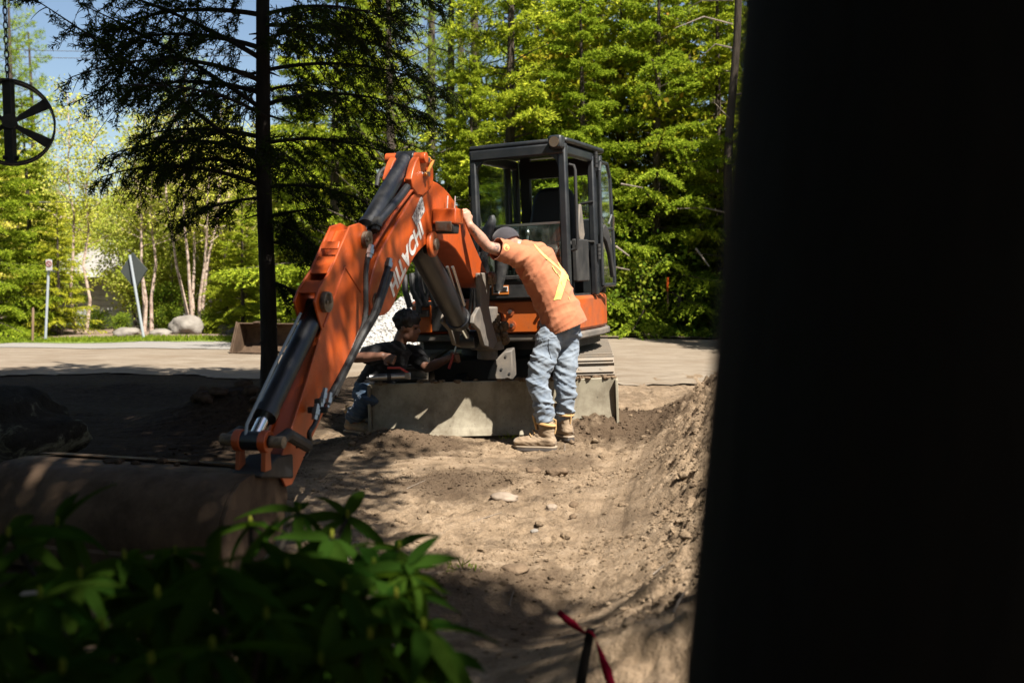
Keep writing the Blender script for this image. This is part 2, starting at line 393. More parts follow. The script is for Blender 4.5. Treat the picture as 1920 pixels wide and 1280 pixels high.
# ------------------------------------------------------------------ ground
BD = (.213, .977); BN = (.977, -.213)
def gz(X, Y, detail=True):
    X = np.asarray(X, float); Y = np.asarray(Y, float)
    z = -.42*sstep(13, 24, Y)*sstep(.5, -4, X)
    z = z + 2.6*sstep(19, 31, Y)*sstep(1.0, 7, X) + 1.0*sstep(20, 30, Y)*sstep(-3, 1, X)
    z = z - 1.4*sstep(27, 46, Y)*sstep(-2, -7, X)
    q = (X - .2)*BN[0] + (Y - 4.6)*BN[1]
    wob = .10*vnoise(np.stack([X*0, Y*.7, X*0], -1), 3)
    q = q + wob
    bank = (.40 + .32*sstep(3, 7, Y))*sstep(0, 1.25, q)*sstep(11.0, 8.8, Y)*sstep(1.6, 3.2, Y)
    z = z + bank
    def mound(cx, cy, r, h, rx=1.):
        return h*np.exp(-(((X-cx)/(r*rx))**2 + ((Y-cy)/r)**2))
    z = z + mound(-.85, 7.62, .20, .11, 2.2) + mound(.62, 7.95, .30, .15, 1.6) + mound(1.15, 8.3, .40, .17, 1.3)
    z = z + mound(-2.45, 8.75, .45, .30, 1.3) + mound(-4.4, 10.8, .5, .10, 3.5) + mound(-.35, 6.3, .2, .04, 2) + mound(-.25, 4.25, .3, .07, 1.4)
    z = z - mound(.05, 4.0, .35, .08, 1.3) + mound(.55, 2.9, .35, .10, 1.5)
    if detail:
        p = np.stack([X, Y, X*0], -1)
        near = sstep(16, 11, Y)*sstep(-8, -5, X)*sstep(6, 4, X)
        scr = sstep(-.10, .05, q)*sstep(.50, .30, q)*sstep(4.0, 4.8, Y)*sstep(10, 9, Y)     # scraped band at the foot of the bank
        cl = np.clip(.35 + .9*sstep(.3, .6, q) + .5*vnoise(p*.9, 8) + .8*np.exp(-((Y-7.9)/.6)**2)*sstep(.2, .6, X) , .12, 1.5)*(1 - .85*scr)
        z = z + near*(fbm(p*1.6, 3, 1)*.022 + cl*1.3*(fbm(p*6, 3, 2)*.016 + (.5-np.abs(vnoise(p*11, 12)))*.014 + np.abs(vnoise(p*19, 5))*.022 + vnoise(p*33, 6)*.011 - np.abs(vnoise(p*47, 15))*.014*sstep(-.3, .5, vnoise(p*5, 16))))
        al = np.stack([q*26, (X*BD[0] + Y*BD[1])*.9, X*0], -1)
        z = z + near*scr*(vnoise(al, 9)*.010 + vnoise(al*2.1, 10)*.005)
        z = z + (1-near)*fbm(p*.5, 3, 4)*.04*sstep(8, 20, np.hypot(X, Y))
    return z
def gh(x, y): return float(gz(np.array([x]), np.array([y]))[0])
def grow(a, b, step, k):
    r = [a]; 
    while (r[-1] < b) if step > 0 else (r[-1] > b):
        r.append(r[-1] + step); step *= k
    return r
def axis(lo, hi, step, far0, far1, k=1.12):
    mid = list(np.arange(lo, hi, step))
    return np.array(sorted(set(grow(lo, far0, -step, k)[1:] + mid + grow(hi, far1, step, k))))
def grid_mesh(name, xs, ys, zf, mask=None):
    XX, YY = np.meshgrid(xs, ys); sh = XX.shape
    ZZ = zf(XX.ravel(), YY.ravel())
    v = np.stack([XX.ravel(), YY.ravel(), ZZ], -1)
    idx = np.arange(v.shape[0]).reshape(sh)
    f = np.stack([idx[:-1, :-1], idx[:-1, 1:], idx[1:, 1:], idx[1:, :-1]], -1).reshape(-1, 4)
    if mask is not None:
        c = v[f].mean(1); f = f[mask(c[:, 0], c[:, 1])]
        used = np.unique(f); rm = -np.ones(len(v), int); rm[used] = np.arange(len(used)); v = v[used]; f = rm[f]
    return np_mesh(name, v, f)
xs = axis(-2.0, 1.9, .0145, -420, 420); ys = axis(2.6, 9.0, .0165, -420, 420)
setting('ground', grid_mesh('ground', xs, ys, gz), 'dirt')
def n2(x, y, s, seed): return vnoise(np.stack([x*s, y*s, x*0], -1), seed)
setting('driveway', grid_mesh('driveway', np.arange(-26, 14, .11), np.arange(9.8, 21, .10), lambda x, y: gz(x, y) + .014,
        lambda x, y: (y > 12.6 + .5*n2(x, y, .9, 1) - 1.6*sstep(-.5, 1.5, x) + .06*x*(x < 0)) & (y < np.where(x < -1.5, 19.6 + .2*n2(x, y, 1.2, 2), 18.4 + .25*n2(x, y, 1.5, 3)))), 'track_dirt')
setting('road', grid_mesh('road', np.arange(-60, -1.2, .25), np.arange(18.8, 24, .2), lambda x, y: gz(x, y) + .024,
        lambda x, y: (y > 19.4 + .25*n2(x, y, .8, 4)) & (y < 22.9 + .15*n2(x, y, 1.5, 5) + .02*x)), 'asphalt_dusty')
setting('lawn', grid_mesh('lawn', np.arange(-60, -1.0, .25), np.arange(21, 26, .2), lambda x, y: gz(x, y) + .034,
        lambda x, y: (y > 22.7 + .12*n2(x, y, 2, 5) + .02*x) & (y < 24.4 + .2*n2(x, y, .8, 6) + .02*x)), 'lawn')
setting('garden_bed', grid_mesh('garden_bed', np.arange(-60, 0, .4), np.arange(22, 60, .4), lambda x, y: gz(x, y) + .046,
        lambda x, y: (y > 24.1 + .2*n2(x, y, .8, 6) + .02*x) & (x < -.8 - .1*(y-22))), 'mulch')
setting('forest_floor', grid_mesh('forest_floor', np.arange(-6, 40, .4), np.arange(17.6, 70, .4), lambda x, y: gz(x, y) + .05,
        lambda x, y: (y > 18.3 + .3*n2(x, y, 1.1, 7)) & (x > -1.6 - .1*(y-18))), 'forest_floor')
# ------------------------------------------------------------------ excavator
EXC = Vector((-.04, 9.5, .05))
def frame(yaw, roll, o=EXC):
    a, r = math.radians(yaw), math.radians(roll)
    fw = Vector((-math.sin(a), -math.cos(a), 0)); la = Vector((math.cos(a), -math.sin(a), 0)); up = Vector((0, 0, 1))
    la2 = la*math.cos(r) + up*math.sin(r); up2 = up*math.cos(r) - la*math.sin(r)
    mat = Matrix((la2, fw, up2)).transposed()
    return (lambda l, f, z: o + la2*l + fw*f + up2*z), mat
UF, UM = frame(4, 2.0)
BF, BM = frame(24, 2.4)
exc = empty('mini_excavator', EXC, 'orange mini excavator with black cab, boom folded down towards the camera', 'excavator')
# -- boom plane
F0 = at(905, 522, 8.05); B0 = at(505, 845, 4.7)
BU = Vector((B0.x-F0.x, B0.y-F0.y, 0)).normalized(); BNV = Vector((-BU.y, BU.x, 0))
if BNV.x < 0: BNV = -BNV
def PL(p, off=0): return Vector((F0.x, F0.y, 0)) + BU*p[0] + BNV*off + Vector((0, 0, p[1]))
def pp(px, py, off=0):
    d = at(px, py, 1.0) - Vector((0, 0, CAM_H)); c = Vector((0, 0, CAM_H)); o = Vector((F0.x, F0.y, 0)) + BNV*off
    t = (o - c).dot(BNV)/d.dot(BNV); h = c + d*t
    return ((h - o).dot(BU), h.z)
def outline(pts, off): return [pp(x, y, off) for x, y in pts]
def smoothpoly(p, it=1):
    for _ in range(it):
        q = []
        for i in range(len(p)):
            a, b = p[i], p[(i+1) % len(p)]
            q += [(a[0]*.75+b[0]*.25, a[1]*.75+b[1]*.25), (a[0]*.25+b[0]*.75, a[1]*.25+b[1]*.75)]
        p = q
    return p

# -- undercarriage
def track(side):
    mb = MB(); l0 = .80*side; w = .40; rr = .25; hl = .80; n = 0
    per = []; N = 26
    L = 2*(2*hl) + 2*math.pi*rr; k = 44
    for i in range(k):
        d = L*i/k
        if d < 2*hl: p = (-hl+d, 2*rr); a = 0
        elif d < 2*hl+math.pi*rr: t = (d-2*hl)/rr; p = (hl+rr*math.sin(t), rr+rr*math.cos(t)); a = -t
        elif d < 4*hl+math.pi*rr: p = (hl-(d-2*hl-math.pi*rr), 0); a = math.pi
        else: t = (d-4*hl-math.pi*rr)/rr; p = (-hl-rr*math.sin(t), rr-rr*math.cos(t)); a = -math.pi-t
        Rm = UM @ Matrix.Rotation(a, 3, 'X')
        up = Rm @ Vector((0, 0, 1)); fo = Rm @ Vector((0, 1, 0)); c = UF(l0, p[0], p[1]+.02)
        mb.box(c, (w, L/k*.74, .030), Rm)
        mb.box(c + up*.022 + fo*.015, (w*.96, .018, .022), Rm)
        for b in (-.09, .09): mb.box(c + up*.018 + (UM @ Vector((b, 0, 0))) - fo*.012, (.022, .022, .012), Rm)
    o = part('track', mb, 'track_steel', exc, smooth=0)
    fr = MB(); prof = [(-hl, .07), (hl, .07), (hl+.15, .25), (hl, .43), (-hl, .43), (-hl-.15, .25)]
    fr.prism(prof, lambda p, q: UF(q, p[0], p[1]+.02), l0-.12, l0+.12)
    for i in range(5):
        f = -.64+i*.32; fr.cyl(UF(l0-.16, f, .10), UF(l0+.16, f, .10), .06, 14)
    for f in (-hl, hl): fr.cyl(UF(l0-.15, f, .27), UF(l0+.15, f, .27), .19, 20)
    part('track_frame', fr, 'dark_trim', exc, .008)
track(-1); track(1)
mb = MB(); mb.box(UF(0, 0, .40), (1.2, 1.3, .22), UM); mb.cyl(UF(0, 0, .5), UF(0, 0, .72), .42, 32)
part('centre_frame', mb, 'dark_trim', exc, .01)
bp = [(1.605, .03), (1.578, .09), (1.562, .17), (1.553, .27), (1.550, .36), (1.553, .415), (1.520, .415), (1.515, .33), (1.515, .20), (1.535, .09), (1.575, .03)]
mb = MB(); mb.prism(bp, lambda p, q: UF(q, p[0], p[1]), -.985, .985)
bl = part('dozer_blade', mb, 'blade_steel', exc, .006)
for s in (-1, 1):
    mb = MB(); mb.prism([(1.615, .03), (1.61, .12), (1.60, .405), (1.50, .415), (1.49, .03)], lambda p, q: UF(q, p[0], p[1]), s*.9865, s*1.008); part('end_plate', mb, 'blade_steel', bl, .004)
mb = MB(); mb.prism([(1.635, -.015), (1.575, .085), (1.567, .081), (1.615, -.015)], lambda p, q: UF(q, p[0], p[1]), -.99, .99); part('cutting_edge', mb, 'blade_steel', bl, .003)
for s in (-1, 1):
    mb = MB(); mb.prism([(.55, .22), (.55, .40), (1.2, .34), (1.5, .34), (1.5, .12), (1.2, .16)], lambda p, q: UF(q, p[0], p[1]), s*.34-.045, s*.34+.045); part('blade_arm', mb, 'dark_trim', exc, .008)
mb = MB()
for i in range(90):
    l_ = R.choice([R.uniform(.2, .97), R.uniform(-.95, .97)]); mb.ell(UF(l_, 1.535+R.uniform(-.02, .02), .418), (R.uniform(.010, .032), R.uniform(.010, .022), R.uniform(.006, .022)), nu=7, nv=5)
part('blade_mud', mb, 'clod', bl, smooth=0)['kind'] = 'stuff'
gp = [at(x, y, 8.30) for x, y in ((913, 712), (918, 694), (928, 676), (944, 660), (960, 656), (962, 712))]
mb = MB(); back = Vector((.03, .16, .02)); n = len(gp)
mb.add(gp + [g+back for g in gp], [tuple(range(n)), tuple(range(n, 2*n))[::-1]] + [(i, i+n, (i+1) % n+n, (i+1) % n) for i in range(n)])
cg = part('cylinder_guard', mb, 'cast_steel', exc, .012)
for (x, y) in ((948, 668), (940, 692), (955, 700)):
    mb = MB(); q = at(x, y, 8.30); mb.cyl(q + Vector((0, -.006, 0)), q + Vector((0, .01, 0)), .011, 10); part('bolt', mb, 'steel', cg)

# -- upper body
outl = [(1.02, .97), (1.045, .80), (1.03, .15), (.98, -.15), (.86, -.42), (.68, -.64), (.4, -.78), (0, -.83), (-.26, -.76), (-.44, -.60), (-.54, -.36), (-.57, -.1), (-.57, .3), (-.56, .80), (-.46, .90), (.0, .90), (.12, .97)]
mb = MB(); mb.prism(outl, lambda p, q: BF(p[0], p[1], q), .74, 1.04); body = part('body', mb, 'orange_old', exc, .03)
mb = MB(); mb.prism([(x*1.025, y*1.02) for x, y in outl], lambda p, q: BF(p[0], p[1], q), .675, .738); part('bumper_rail', mb, 'cast_steel', exc, .015)
mb = MB(); mb.prism([(x*.93, y*.92) for x, y in outl], lambda p, q: BF(p[0], p[1], q), .60, .674); part('deck_plate', mb, 'dark_trim', exc)
mb = MB(); mb.box(BF(.05, .915, .90), (.9, .04, .27), BM); part('front_panel', mb, 'dark_trim', exc, .01)
def plate(l0, l1, z0, z1, f=.965, notch=True):
    pts = [(l0+.04, z0), (l1, z0), (l1, z1), (l0-.05, z1), (l0-.05, z1-.07), (l0+.02, z1-.09), (l0+.04, z1-.14)] if notch else [(l0, z0), (l1, z0), (l1, z1), (l0, z1)]
    mb = MB(); mb.prism(pts, lambda p, q: BF(p[0], q, p[1]), f, f+.03); return part('front_plate', mb, 'orange_bright', exc, .006)
pr = plate(.42, 1.015, .755, 1.01, .975)
for (l, z) in ((.52, .93), (.53, .815), (.80, .93), (.80, .815)):
    mb = MB(); mb.cyl(BF(l, 1.0, z), BF(l, 1.012, z), .034, 18); part('bolt_washer', mb, 'orange_old', pr)
    mb = MB(); mb.cyl(BF(l, 1.006, z), BF(l, 1.035, z), .017, 6); part('bolt', mb, 'steel', pr)
pl = plate(-.46, -.28, .76, 1.0, .93, False)
mb = MB(); mb.box(BF(-.33, .99, .93), (.10, .05, .06), BM); part('tie_bracket', mb, 'cast_steel', pl, .006)
hood = [(-.54, .45), (-.54, -.1), (-.50, -.38), (-.40, -.58), (-.22, -.70), (.0, -.75), (.4, -.70), (.66, -.58), (.84, -.38), (.92, -.05), (-.02, -.05), (-.02, .45)]
mb = MB(); mb.prism(hood, lambda p, q: BF(p[0], p[1], q), 1.04, 1.52); hd = part('engine_hood', mb, 'dark_trim', exc, .05)
mb = MB(); mb.prism([(-.54, .48), (-.54, .84), (-.30, .84), (-.25, .48)], lambda p, q: BF(p[0], p[1], q), 1.04, 1.30); part('fuel_cover', mb, 'dark_trim', exc, .04)

# -- cab
CL, CR, CFr, CB, CZ0, CZ1 = .20, 1.07, 1.04, .10, 1.04, 2.29
cab = MB()
for l in (CL+.03, CR-.035):                                     # front pillars
    cab.box(BF(l, CFr-.035, (CZ0+CZ1)/2), (.06 if l < .5 else .07, .07, CZ1-CZ0), BM)
cab.box(BF((CL+CR)/2, CFr-.03, CZ1-.045), (CR-CL-.02, .075, .09), BM)                        # header
cab.box(BF(CR-.03, .32, (CZ0+CZ1)/2-.02), (.06, .085, CZ1-CZ0-.04), BM)                      # door pillar
cab.box(BF(CL+.03, .32, (CZ0+CZ1)/2-.02), (.05, .07, CZ1-CZ0-.04), BM)
cab.box(BF(CL+.03, CB+.03, (CZ0+CZ1)/2), (.06, .06, CZ1-CZ0-.02), BM); cab.box(BF(CR-.03, CB+.03, (CZ0+CZ1)/2), (.06, .06, CZ1-CZ0-.02), BM)
for l in (CL+.035, CR-.04): cab.box(BF(l, (CFr+CB)/2, CZ1-.05), (.07, CFr-CB-.14, .08), BM)
cab.box(BF((CL+CR)/2, CB+.028, CZ1-.10), (CR-CL-.14, .05, .16), BM)
cab.box(BF((CL+CR)/2, CB+.028, (CZ0+1.72)/2), (CR-CL-.14, .05, 1.72-CZ0), BM)                # rear wall below window
cab.box(BF(CL+.13, CB+.028, 2.0), (.10, .05, .60), BM)
cabo = part('cab', cab, 'dark_paint', exc, .014)
mb = MB(); rp = [(CL-.01, CFr-.02), (CR+.01, CFr-.02), (CR+.02, .9), (CR+.02, CB), (CR-.05, CB-.04), (CL+.05, CB-.04), (CL-.02, CB), (CL-.02, .9)]
mb.prism(rp, lambda p, q: BF(p[0], p[1], q), CZ1+.001, CZ1+.045); part('cab_roof', mb, 'dark_paint', cabo, .018)
# rounded gussets in the upper corners of the front opening
for s, l in ((1, CL+.06), (-1, CR-.07)):
    mb = MB(); arc = [(l, CZ1-.09)] + [(l + s*.10*(1-math.cos(t)), CZ1-.09-.10*(1-math.sin(t))) for t in [math.pi/2*i/6 for i in range(7)]]
    mb.prism(arc, lambda p, q: BF(p[0], q, p[1]), CFr-.055, CFr-.008); part('corner_gusset', mb, 'dark_paint', cabo)
mb = MB(); mb.box(BF((CL+CR)/2, CFr-.02, CZ0+.075), (CR-CL-.01, .055, .15), BM); part('front_sill', mb, 'dark_trim', cabo, .01)
mb = MB(); mb.box(BF((CL+CR)/2, CFr+.012, CZ0+.175), (CR-CL-.16, .02, .035), BM); part('sill_seal', mb, 'rubber', cabo, .006)
st = MB(); st.box(BF(.45, CFr+.010, CZ0+.075), (.155, .004, .075), BM); sticker = part('warning_sticker', st, 'sticker_orange', cabo)
mb = MB(); mb.box(BF(.415, CFr+.0135, CZ0+.075), (.055, .003, .058), BM); part('sticker_panel', mb, 'letter_white', cabo)
mb = MB(); mb.box(BF(.485, CFr+.0135, CZ0+.083), (.075, .003, .042), BM); part('sticker_text_panel', mb, 'letter_white', cabo)
mb = MB()
for i in range(3): mb.box(BF(.485, CFr+.016, CZ0+.070+i*.012), (.064-.01*(i == 0), .002, .006), BM)
mb.box(BF(.412, CFr+.016, CZ0+.075), (.014, .002, .044), BM); mb.box(BF(.422, CFr+.016, CZ0+.088), (.016, .002, .014), BM); mb.box(BF(.404, CFr+.016, CZ0+.062), (.016, .002, .012), BM); mb.box(BF(.424, CFr+.016, CZ0+.062), (.012, .002, .016), BM)
part('sticker_print', mb, 'black_ink', cabo)
def pane(l0, l1, z0, z1, f, mat='glass', nm='window_pane'):
    mb = MB(); mb.box(BF((l0+l1)/2, f, (z0+z1)/2), (l1-l0, .006, z1-z0), BM); return part(nm, mb, mat, cabo)
pane(CL+.062, CR-.072, CZ0+.192, CZ0+.60, CFr-.03, 'dusty_glass')
mb = MB(); mb.box(BF((CL+CR)/2, CFr-.03, CZ0+.61), (CR-CL-.14, .025, .018), BM); part('window_bar', mb, 'steel', cabo)
pane(CL+.19, CR-.072, 1.722, 2.26, CB+.028)
def spane(l, f0, f1, z0, z1, mat='glass'):
    mb = MB(); mb.box(BF(l, (f0+f1)/2, (z0+z1)/2), (.006, f1-f0, z1-z0), BM); return part('window_pane', mb, mat, cabo)
spane(CL+.03, .362, CFr-.075, CZ0+.10, CZ1-.10, 'dusty_glass'); spane(CL+.03, CB+.065, .28, CZ0+.4, CZ1-.10)
# open door, swung back beyond the door pillar
door = MB(); hx, hf = CR+.02, .30
dd = Vector((math.sin(math.radians(3)), -math.cos(math.radians(3)), 0))      # local direction of the door leaf (l, f)
def DF(t, z, o=0): return BF(hx + dd.x*t + dd.y*o*-1, hf + dd.y*t + dd.x*o, z)
def dbar(t0, z0, t1, z1, r=.017): door.tube([DF(t0, z0), DF(t1, z1)], r, 8)
loop = [(0.03, 1.12), (0.03, 2.12), (.06, 2.20), (.22, 2.20), (.28, 2.08), (.30, 1.80), (.32, 1.5), (.32, 1.12)]
for i in range(len(loop)): a, b = loop[i], loop[(i+1) % len(loop)]; dbar(*a, *b)
dbar(.03, 1.62, .31, 1.62, .014)
dob = part('cab_door', door, 'dark_paint', cabo)
mb = MB(); mb.add([DF(t, z) for t, z in loop], [tuple(range(len(loop)))]); part('door_pane', mb, 'glass', cabo, smooth=0)
mb = MB(); mb.prism([(.05, 1.63), (.10, 1.66), (.18, 1.60), (.24, 1.45), (.29, 1.20), (.26, 1.18), (.20, 1.38), (.12, 1.50), (.05, 1.54)], lambda p, q: DF(p[0], p[1], q), -.02, .02); part('door_panel', mb, 'dark_trim', cabo, .008)
mb = MB(); mb.tube([DF(.14, 1.66, .03), DF(.17, 1.74, .05), DF(.22, 1.72, .05), DF(.25, 1.62, .03)], .009, 8); part('door_handle', mb, 'steel', cabo)
for z in (1.35, 2.15):
    mb = MB(); 
    for k in range(4): mb.cyl(BF(CR+.015, .325, z+k*.035), BF(CR+.015, .325, z+k*.035+.028), .018, 10)
    part('door_hinge', mb, 'dark_trim', cabo)
def rail(l, f, z0, z1, out=.05, r=.012, nm='grab_rail'):
    mb = MB(); mb.tube([BF(l, f, z0), BF(l+out*.8, f, z0+.012), BF(l+out, f, z0+.05), BF(l+out, f, z1-.05), BF(l+out*.8, f, z1-.012), BF(l, f, z1)], r, 10); part(nm, mb, 'dark_trim', cabo)
rail(CR-.01, .93, 1.42, 2.12, .05, .014); rail(CR-.01, .36, 1.50, 1.85, -.14)
# roof work light
mb = MB(); mb.box(BF(CR-.06, CFr+.03, CZ1+.0), (.12, .10, .11), BM); wl_ = part('work_light', mb, 'dark_paint', cabo, .02)
mb = MB(); mb.cyl(BF(CR-.06, CFr+.075, CZ1), BF(CR-.06, CFr+.088, CZ1), .042, 20); part('work_light_lens', mb, 'lamp_lens', cabo)
mb = MB(); mb.box(BF(CL-.03, CFr-.10, CZ1-.28), (.05, .05, .18), BM); part('mirror_bracket', mb, 'dark_trim', cabo, .008)
# interior
mb = MB(); mb.box(BF((CL+CR)/2, .56, CZ0-.0), (CR-CL-.12, .84, .03), BM); part('cab_floor', mb, 'dark_trim', cabo)
mb = MB(); mb.box(BF(.60, .40, 1.42), (.46, .42, .14), BM); mb.box(BF(.60, .35, 1.24), (.40, .36, .28), BM); part('seat', mb, 'seat_vinyl', cabo, .05)
sb = [(-.23, 0), (.23, 0), (.235, .25), (.20, .48), (.13, .58), (-.13, .58), (-.20, .48), (-.235, .25)]
mb = MB(); mb.prism(sb, lambda p, q: BF(.62+p[0], q - p[1]*.12, 1.44+p[1]), .16, .28); part('seat_back', mb, 'seat_vinyl', cabo, .04)
for s in (-1, 1):
    mb = MB(); mb.box(BF(.60+s*.31, .52, 1.40), (.12, .46, .22), BM); part('side_console', mb, 'dark_trim', cabo, .03)
    mb = MB(); mb.tube([BF(.60+s*.31, .70, 1.50), BF(.60+s*.30, .74, 1.58), BF(.60+s*.30, .74, 1.66)], [.022, .016, .024], 10); part('joystick', mb, 'seat_vinyl', cabo)
for l in (.55, .65):
    mb = MB(); mb.tube([BF(l, .88, CZ0+.03), BF(l, .90, 1.50), BF(l, .88, 1.62)], .012, 8); mb.tube([BF(l-.085*(l < .6), .88, 1.63), BF(l+.085*(l > .6), .88, 1.63)], .013, 10); mb.ell(BF(l, .885, 1.585), (.022, .022, .03)); part('travel_lever', mb, 'steel', cabo)
mb = MB(); mb.box(BF(.24, .80, 1.24), (.16, .20, .38), BM); part('side_cover', mb, 'dark_trim', cabo, .02)
mb = MB(); mb.box(BF(.27, .30, 1.66), (.09, .02, .09), BM); part('control_label', mb, 'galvanised', cabo)
mb = MB(); mb.box(BF(.40, .94, 1.285), (.075, .06, .10), BM); jug = part('jug', mb, 'white_plastic', cabo, .012)
mb = MB(); mb.box(BF(.40, .94, 1.355), (.062, .05, .034), BM); part('jug_cap', mb, 'red_plastic', cabo, .008)
mb = MB(); mb.box(BF(.33, .96, 1.245), (.12, .06, .035), BM); part('tray', mb, 'green_plastic', cabo, .008)
mb = MB(); 
for i in range(5): mb.box(BF(.50+.035*i, .94, 1.25+.012*(i % 2)), (.025, .03, .05+.02*(i % 3)), BM)
part('tool_clutter', mb, 'dark_trim', cabo, .005)
mb = MB(); mb.box(BF(1.02, .62, 1.34), (.05, .30, .36), BM); part('battery_box', mb, 'dark_trim', cabo, .012)
mb = MB(); mb.prism([(.50, 1.56), (.56, 1.82), (.60, 1.82), (.66, 1.58), (.62, 1.50), (.55, 1.50)], lambda p, q: BF(q, p[0], p[1]), 1.0, 1.025); part('lever_lock', mb, 'cast_steel', cabo, .01)

# -- swing bracket and boom foot
W = .088
pts = [(895, 512), (913, 511), (916, 530), (914, 575), (919, 602), (930, 640), (922, 654), (905, 648), (897, 620), (884, 606), (886, 592), (899, 570), (895, 530)]
sw = MB(); sw.prism(outline(pts, W+.03), PL, W+.012, W+.045); sw.prism(outline(pts, W+.03), PL, -W-.045, -W-.012)
swing = part('swing_bracket', sw, 'cast_steel', exc, .008)
c0 = pp(912, 640, 0); mb = MB(); mb.cyl(PL((c0[0]-.03, .62)), PL((c0[0]-.03, 1.05)), .085, 22); mb.cyl(PL((c0[0]-.03, .70)), PL((c0[0]-.03, .78)), .14, 22); part('swing_post', mb, 'cast_steel', exc, .008)
fp = pp(906, 522, W); mb = MB(); mb.cyl(PL(fp, -W-.08), PL(fp, W+.10), .045, 22); mb.cyl(PL(fp, W+.05), PL(fp, W+.085), .056, 22); part('boom_foot_pin', mb, 'rusty_pin', exc, .004)
mb = MB(); mb.box(BF(.30, 1.0, .86), (.22, .24, .12), BM); mb.box(BF(.30, 1.0, .70), (.26, .26, .06), BM); part('swing_mount', mb, 'cast_steel', exc, .02)
mb = MB()
for i in range(26): mb.ell(at(932+R.uniform(-14, 16), 622+R.uniform(-24, 18), 8.12+R.uniform(-.05, .05)), [R.uniform(.02, .05) for _ in range(3)], nu=7, nv=5)
part('mud_cake', mb, 'clod', exc, smooth=0)['kind'] = 'stuff'

# -- boom
bo = [(910, 505), (895, 472), (880, 436), (864, 399), (847, 368), (827, 346), (806, 336), (789, 343), (764, 386), (736, 430), (712, 474), (697, 520), (691, 560), (701, 586), (718, 594), (735, 580), (749, 545), (771, 492), (789, 466), (816, 447), (848, 458), (872, 495), (899, 541), (914, 536), (917, 518)]
bpoly = smoothpoly(outline(bo, W), 1)
mb = MB(); mb.prism(bpoly, PL, -W, W); boom = part('boom', mb, 'orange_paint', exc, .008)
# raised flange plates along the boom edges
mb = MB(); cen = (sum(p[0] for p in bpoly)/len(bpoly), sum(p[1] for p in bpoly)/len(bpoly))
ear = outline([(766, 345), (775, 306), (783, 292), (796, 288), (806, 298), (811, 330), (806, 352), (785, 372)], W)
ear = smoothpoly(ear, 1)
for s in (1, -1): 
    mb = MB(); mb.prism(ear, PL, s*(W-.035), s*(W+.012)); part('cylinder_ear', mb, 'orange_paint', boom, .006)
ap = pp(762, 297, 0); mb = MB(); mb.cyl(PL(ap, -W-.05), PL(ap, W+.05), .035, 20); part('cylinder_pin', mb, 'orange_paint', boom, .004)
pk = pp(806, 458, W); boss = [(pk[0]+.085*math.cos(t), pk[1]+.085*math.sin(t)) for t in [2*math.pi*i/20 for i in range(20)]]
mb = MB(); mb.prism(boss, PL, W+.001, W+.035); part('cylinder_boss', mb, 'orange_old', boom, .008)
mb = MB(); mb.cyl(PL(pk, W+.036), PL(pk, W+.055), .04, 18); part('boss_cap', mb, 'rusty_pin', boom, .004)
lp = pp(843, 406, W+.10)
def lamp_box(c, du, dz, o0, o1): 
    return [(c[0]-du, c[1]-dz), (c[0]+du, c[1]-dz*1.0), (c[0]+du*.8, c[1]+dz), (c[0]-du, c[1]+dz)]
mb = MB(); mb.prism(lamp_box(lp, .085, .052, 0, 0), PL, W+.003, W+.17); part('boom_lamp', mb, 'orange_paint', boom, .01)
mb = MB(); mb.prism([(lp[0]+.07, lp[1]-.10), (lp[0]+.088, lp[1]-.10), (lp[0]+.100, lp[1]-.035), (lp[0]+.086, lp[1]-.035)], PL, W+.03, W+.145); part('boom_lamp_lens', mb, 'lamp_lens', boom, .006)
mb = MB(); mb.prism([(lp[0]-.03, lp[1]-.115), (lp[0]+.068, lp[1]-.115), (lp[0]+.082, lp[1]-.053), (lp[0]-.05, lp[1]-.053)], PL, W+.02, W+.155); part('boom_lamp_housing', mb, 'dark_trim', boom, .008)
for k in range(2):
    a_ = pp(838+14*k, 395, W+.02); mb = MB(); mb.tube([PL(a_, W+.02), PL((a_[0]+.01, a_[1]+.10), W+.03)], .005, 6); part('lamp_wire', mb, 'letter_white', boom)
yp = [pp(x, y, W+.03) for x, y in ((797, 299), (805, 297), (812, 301), (803, 322), (797, 328))]
mb = MB(); mb.tube([PL(p, W+.03) for p in yp], .011, 10); part('grease_pipe', mb, 'yellow_pipe', boom)
for x, y in ((797, 300), (797, 327)):
    q = pp(x, y, W+.02); mb = MB(); mb.cyl(PL(q, W+.012), PL(q, W+.05), .018, 6); part('pipe_nut', mb, 'steel', boom)
# lettering and badge on the boom side
def text_mesh(txt, size, shear=0.0):
    cu = bpy.data.curves.new('txt', 'FONT'); cu.body = txt; cu.size = size; cu.shear = shear; cu.extrude = .0; cu.align_x = 'LEFT'; cu.offset = .009; cu.space_character = 1.06
    o = bpy.data.objects.new('txt', cu); COL.objects.link(o)
    dg = bpy.context.evaluated_depsgraph_get(); dg.update(); me = bpy.data.meshes.new_from_object(o.evaluated_get(dg)); bpy.data.objects.remove(o); return me
tA, tB = Vector((*pp(722, 510, W), 0)).to_2d(), Vector((*pp(797, 372, W), 0)).to_2d()
def on_boom(me, a, b, hgt, off):
    c = coords(me); lo, hi = c.min(0), c.max(0); d = (b-a); L = d.length; d.normalize(); nrm = Vector((d.y, -d.x))
    if nrm.x > 0 : nrm = -nrm
    out = np.empty_like(c)
    for i, p in enumerate(c):
        u = (p[0]-lo[0])/(hi[0]-lo[0])*L; w = (p[1]-lo[1])/(hi[1]-lo[1])*hgt
        q = a + d*u - nrm*(-w)*1.0
        out[i] = PL((q.x, q.y), off)
    setco(me, out); return me
aL = Vector(pp(722, 507, W)); bL = Vector(pp(781, 403, W))
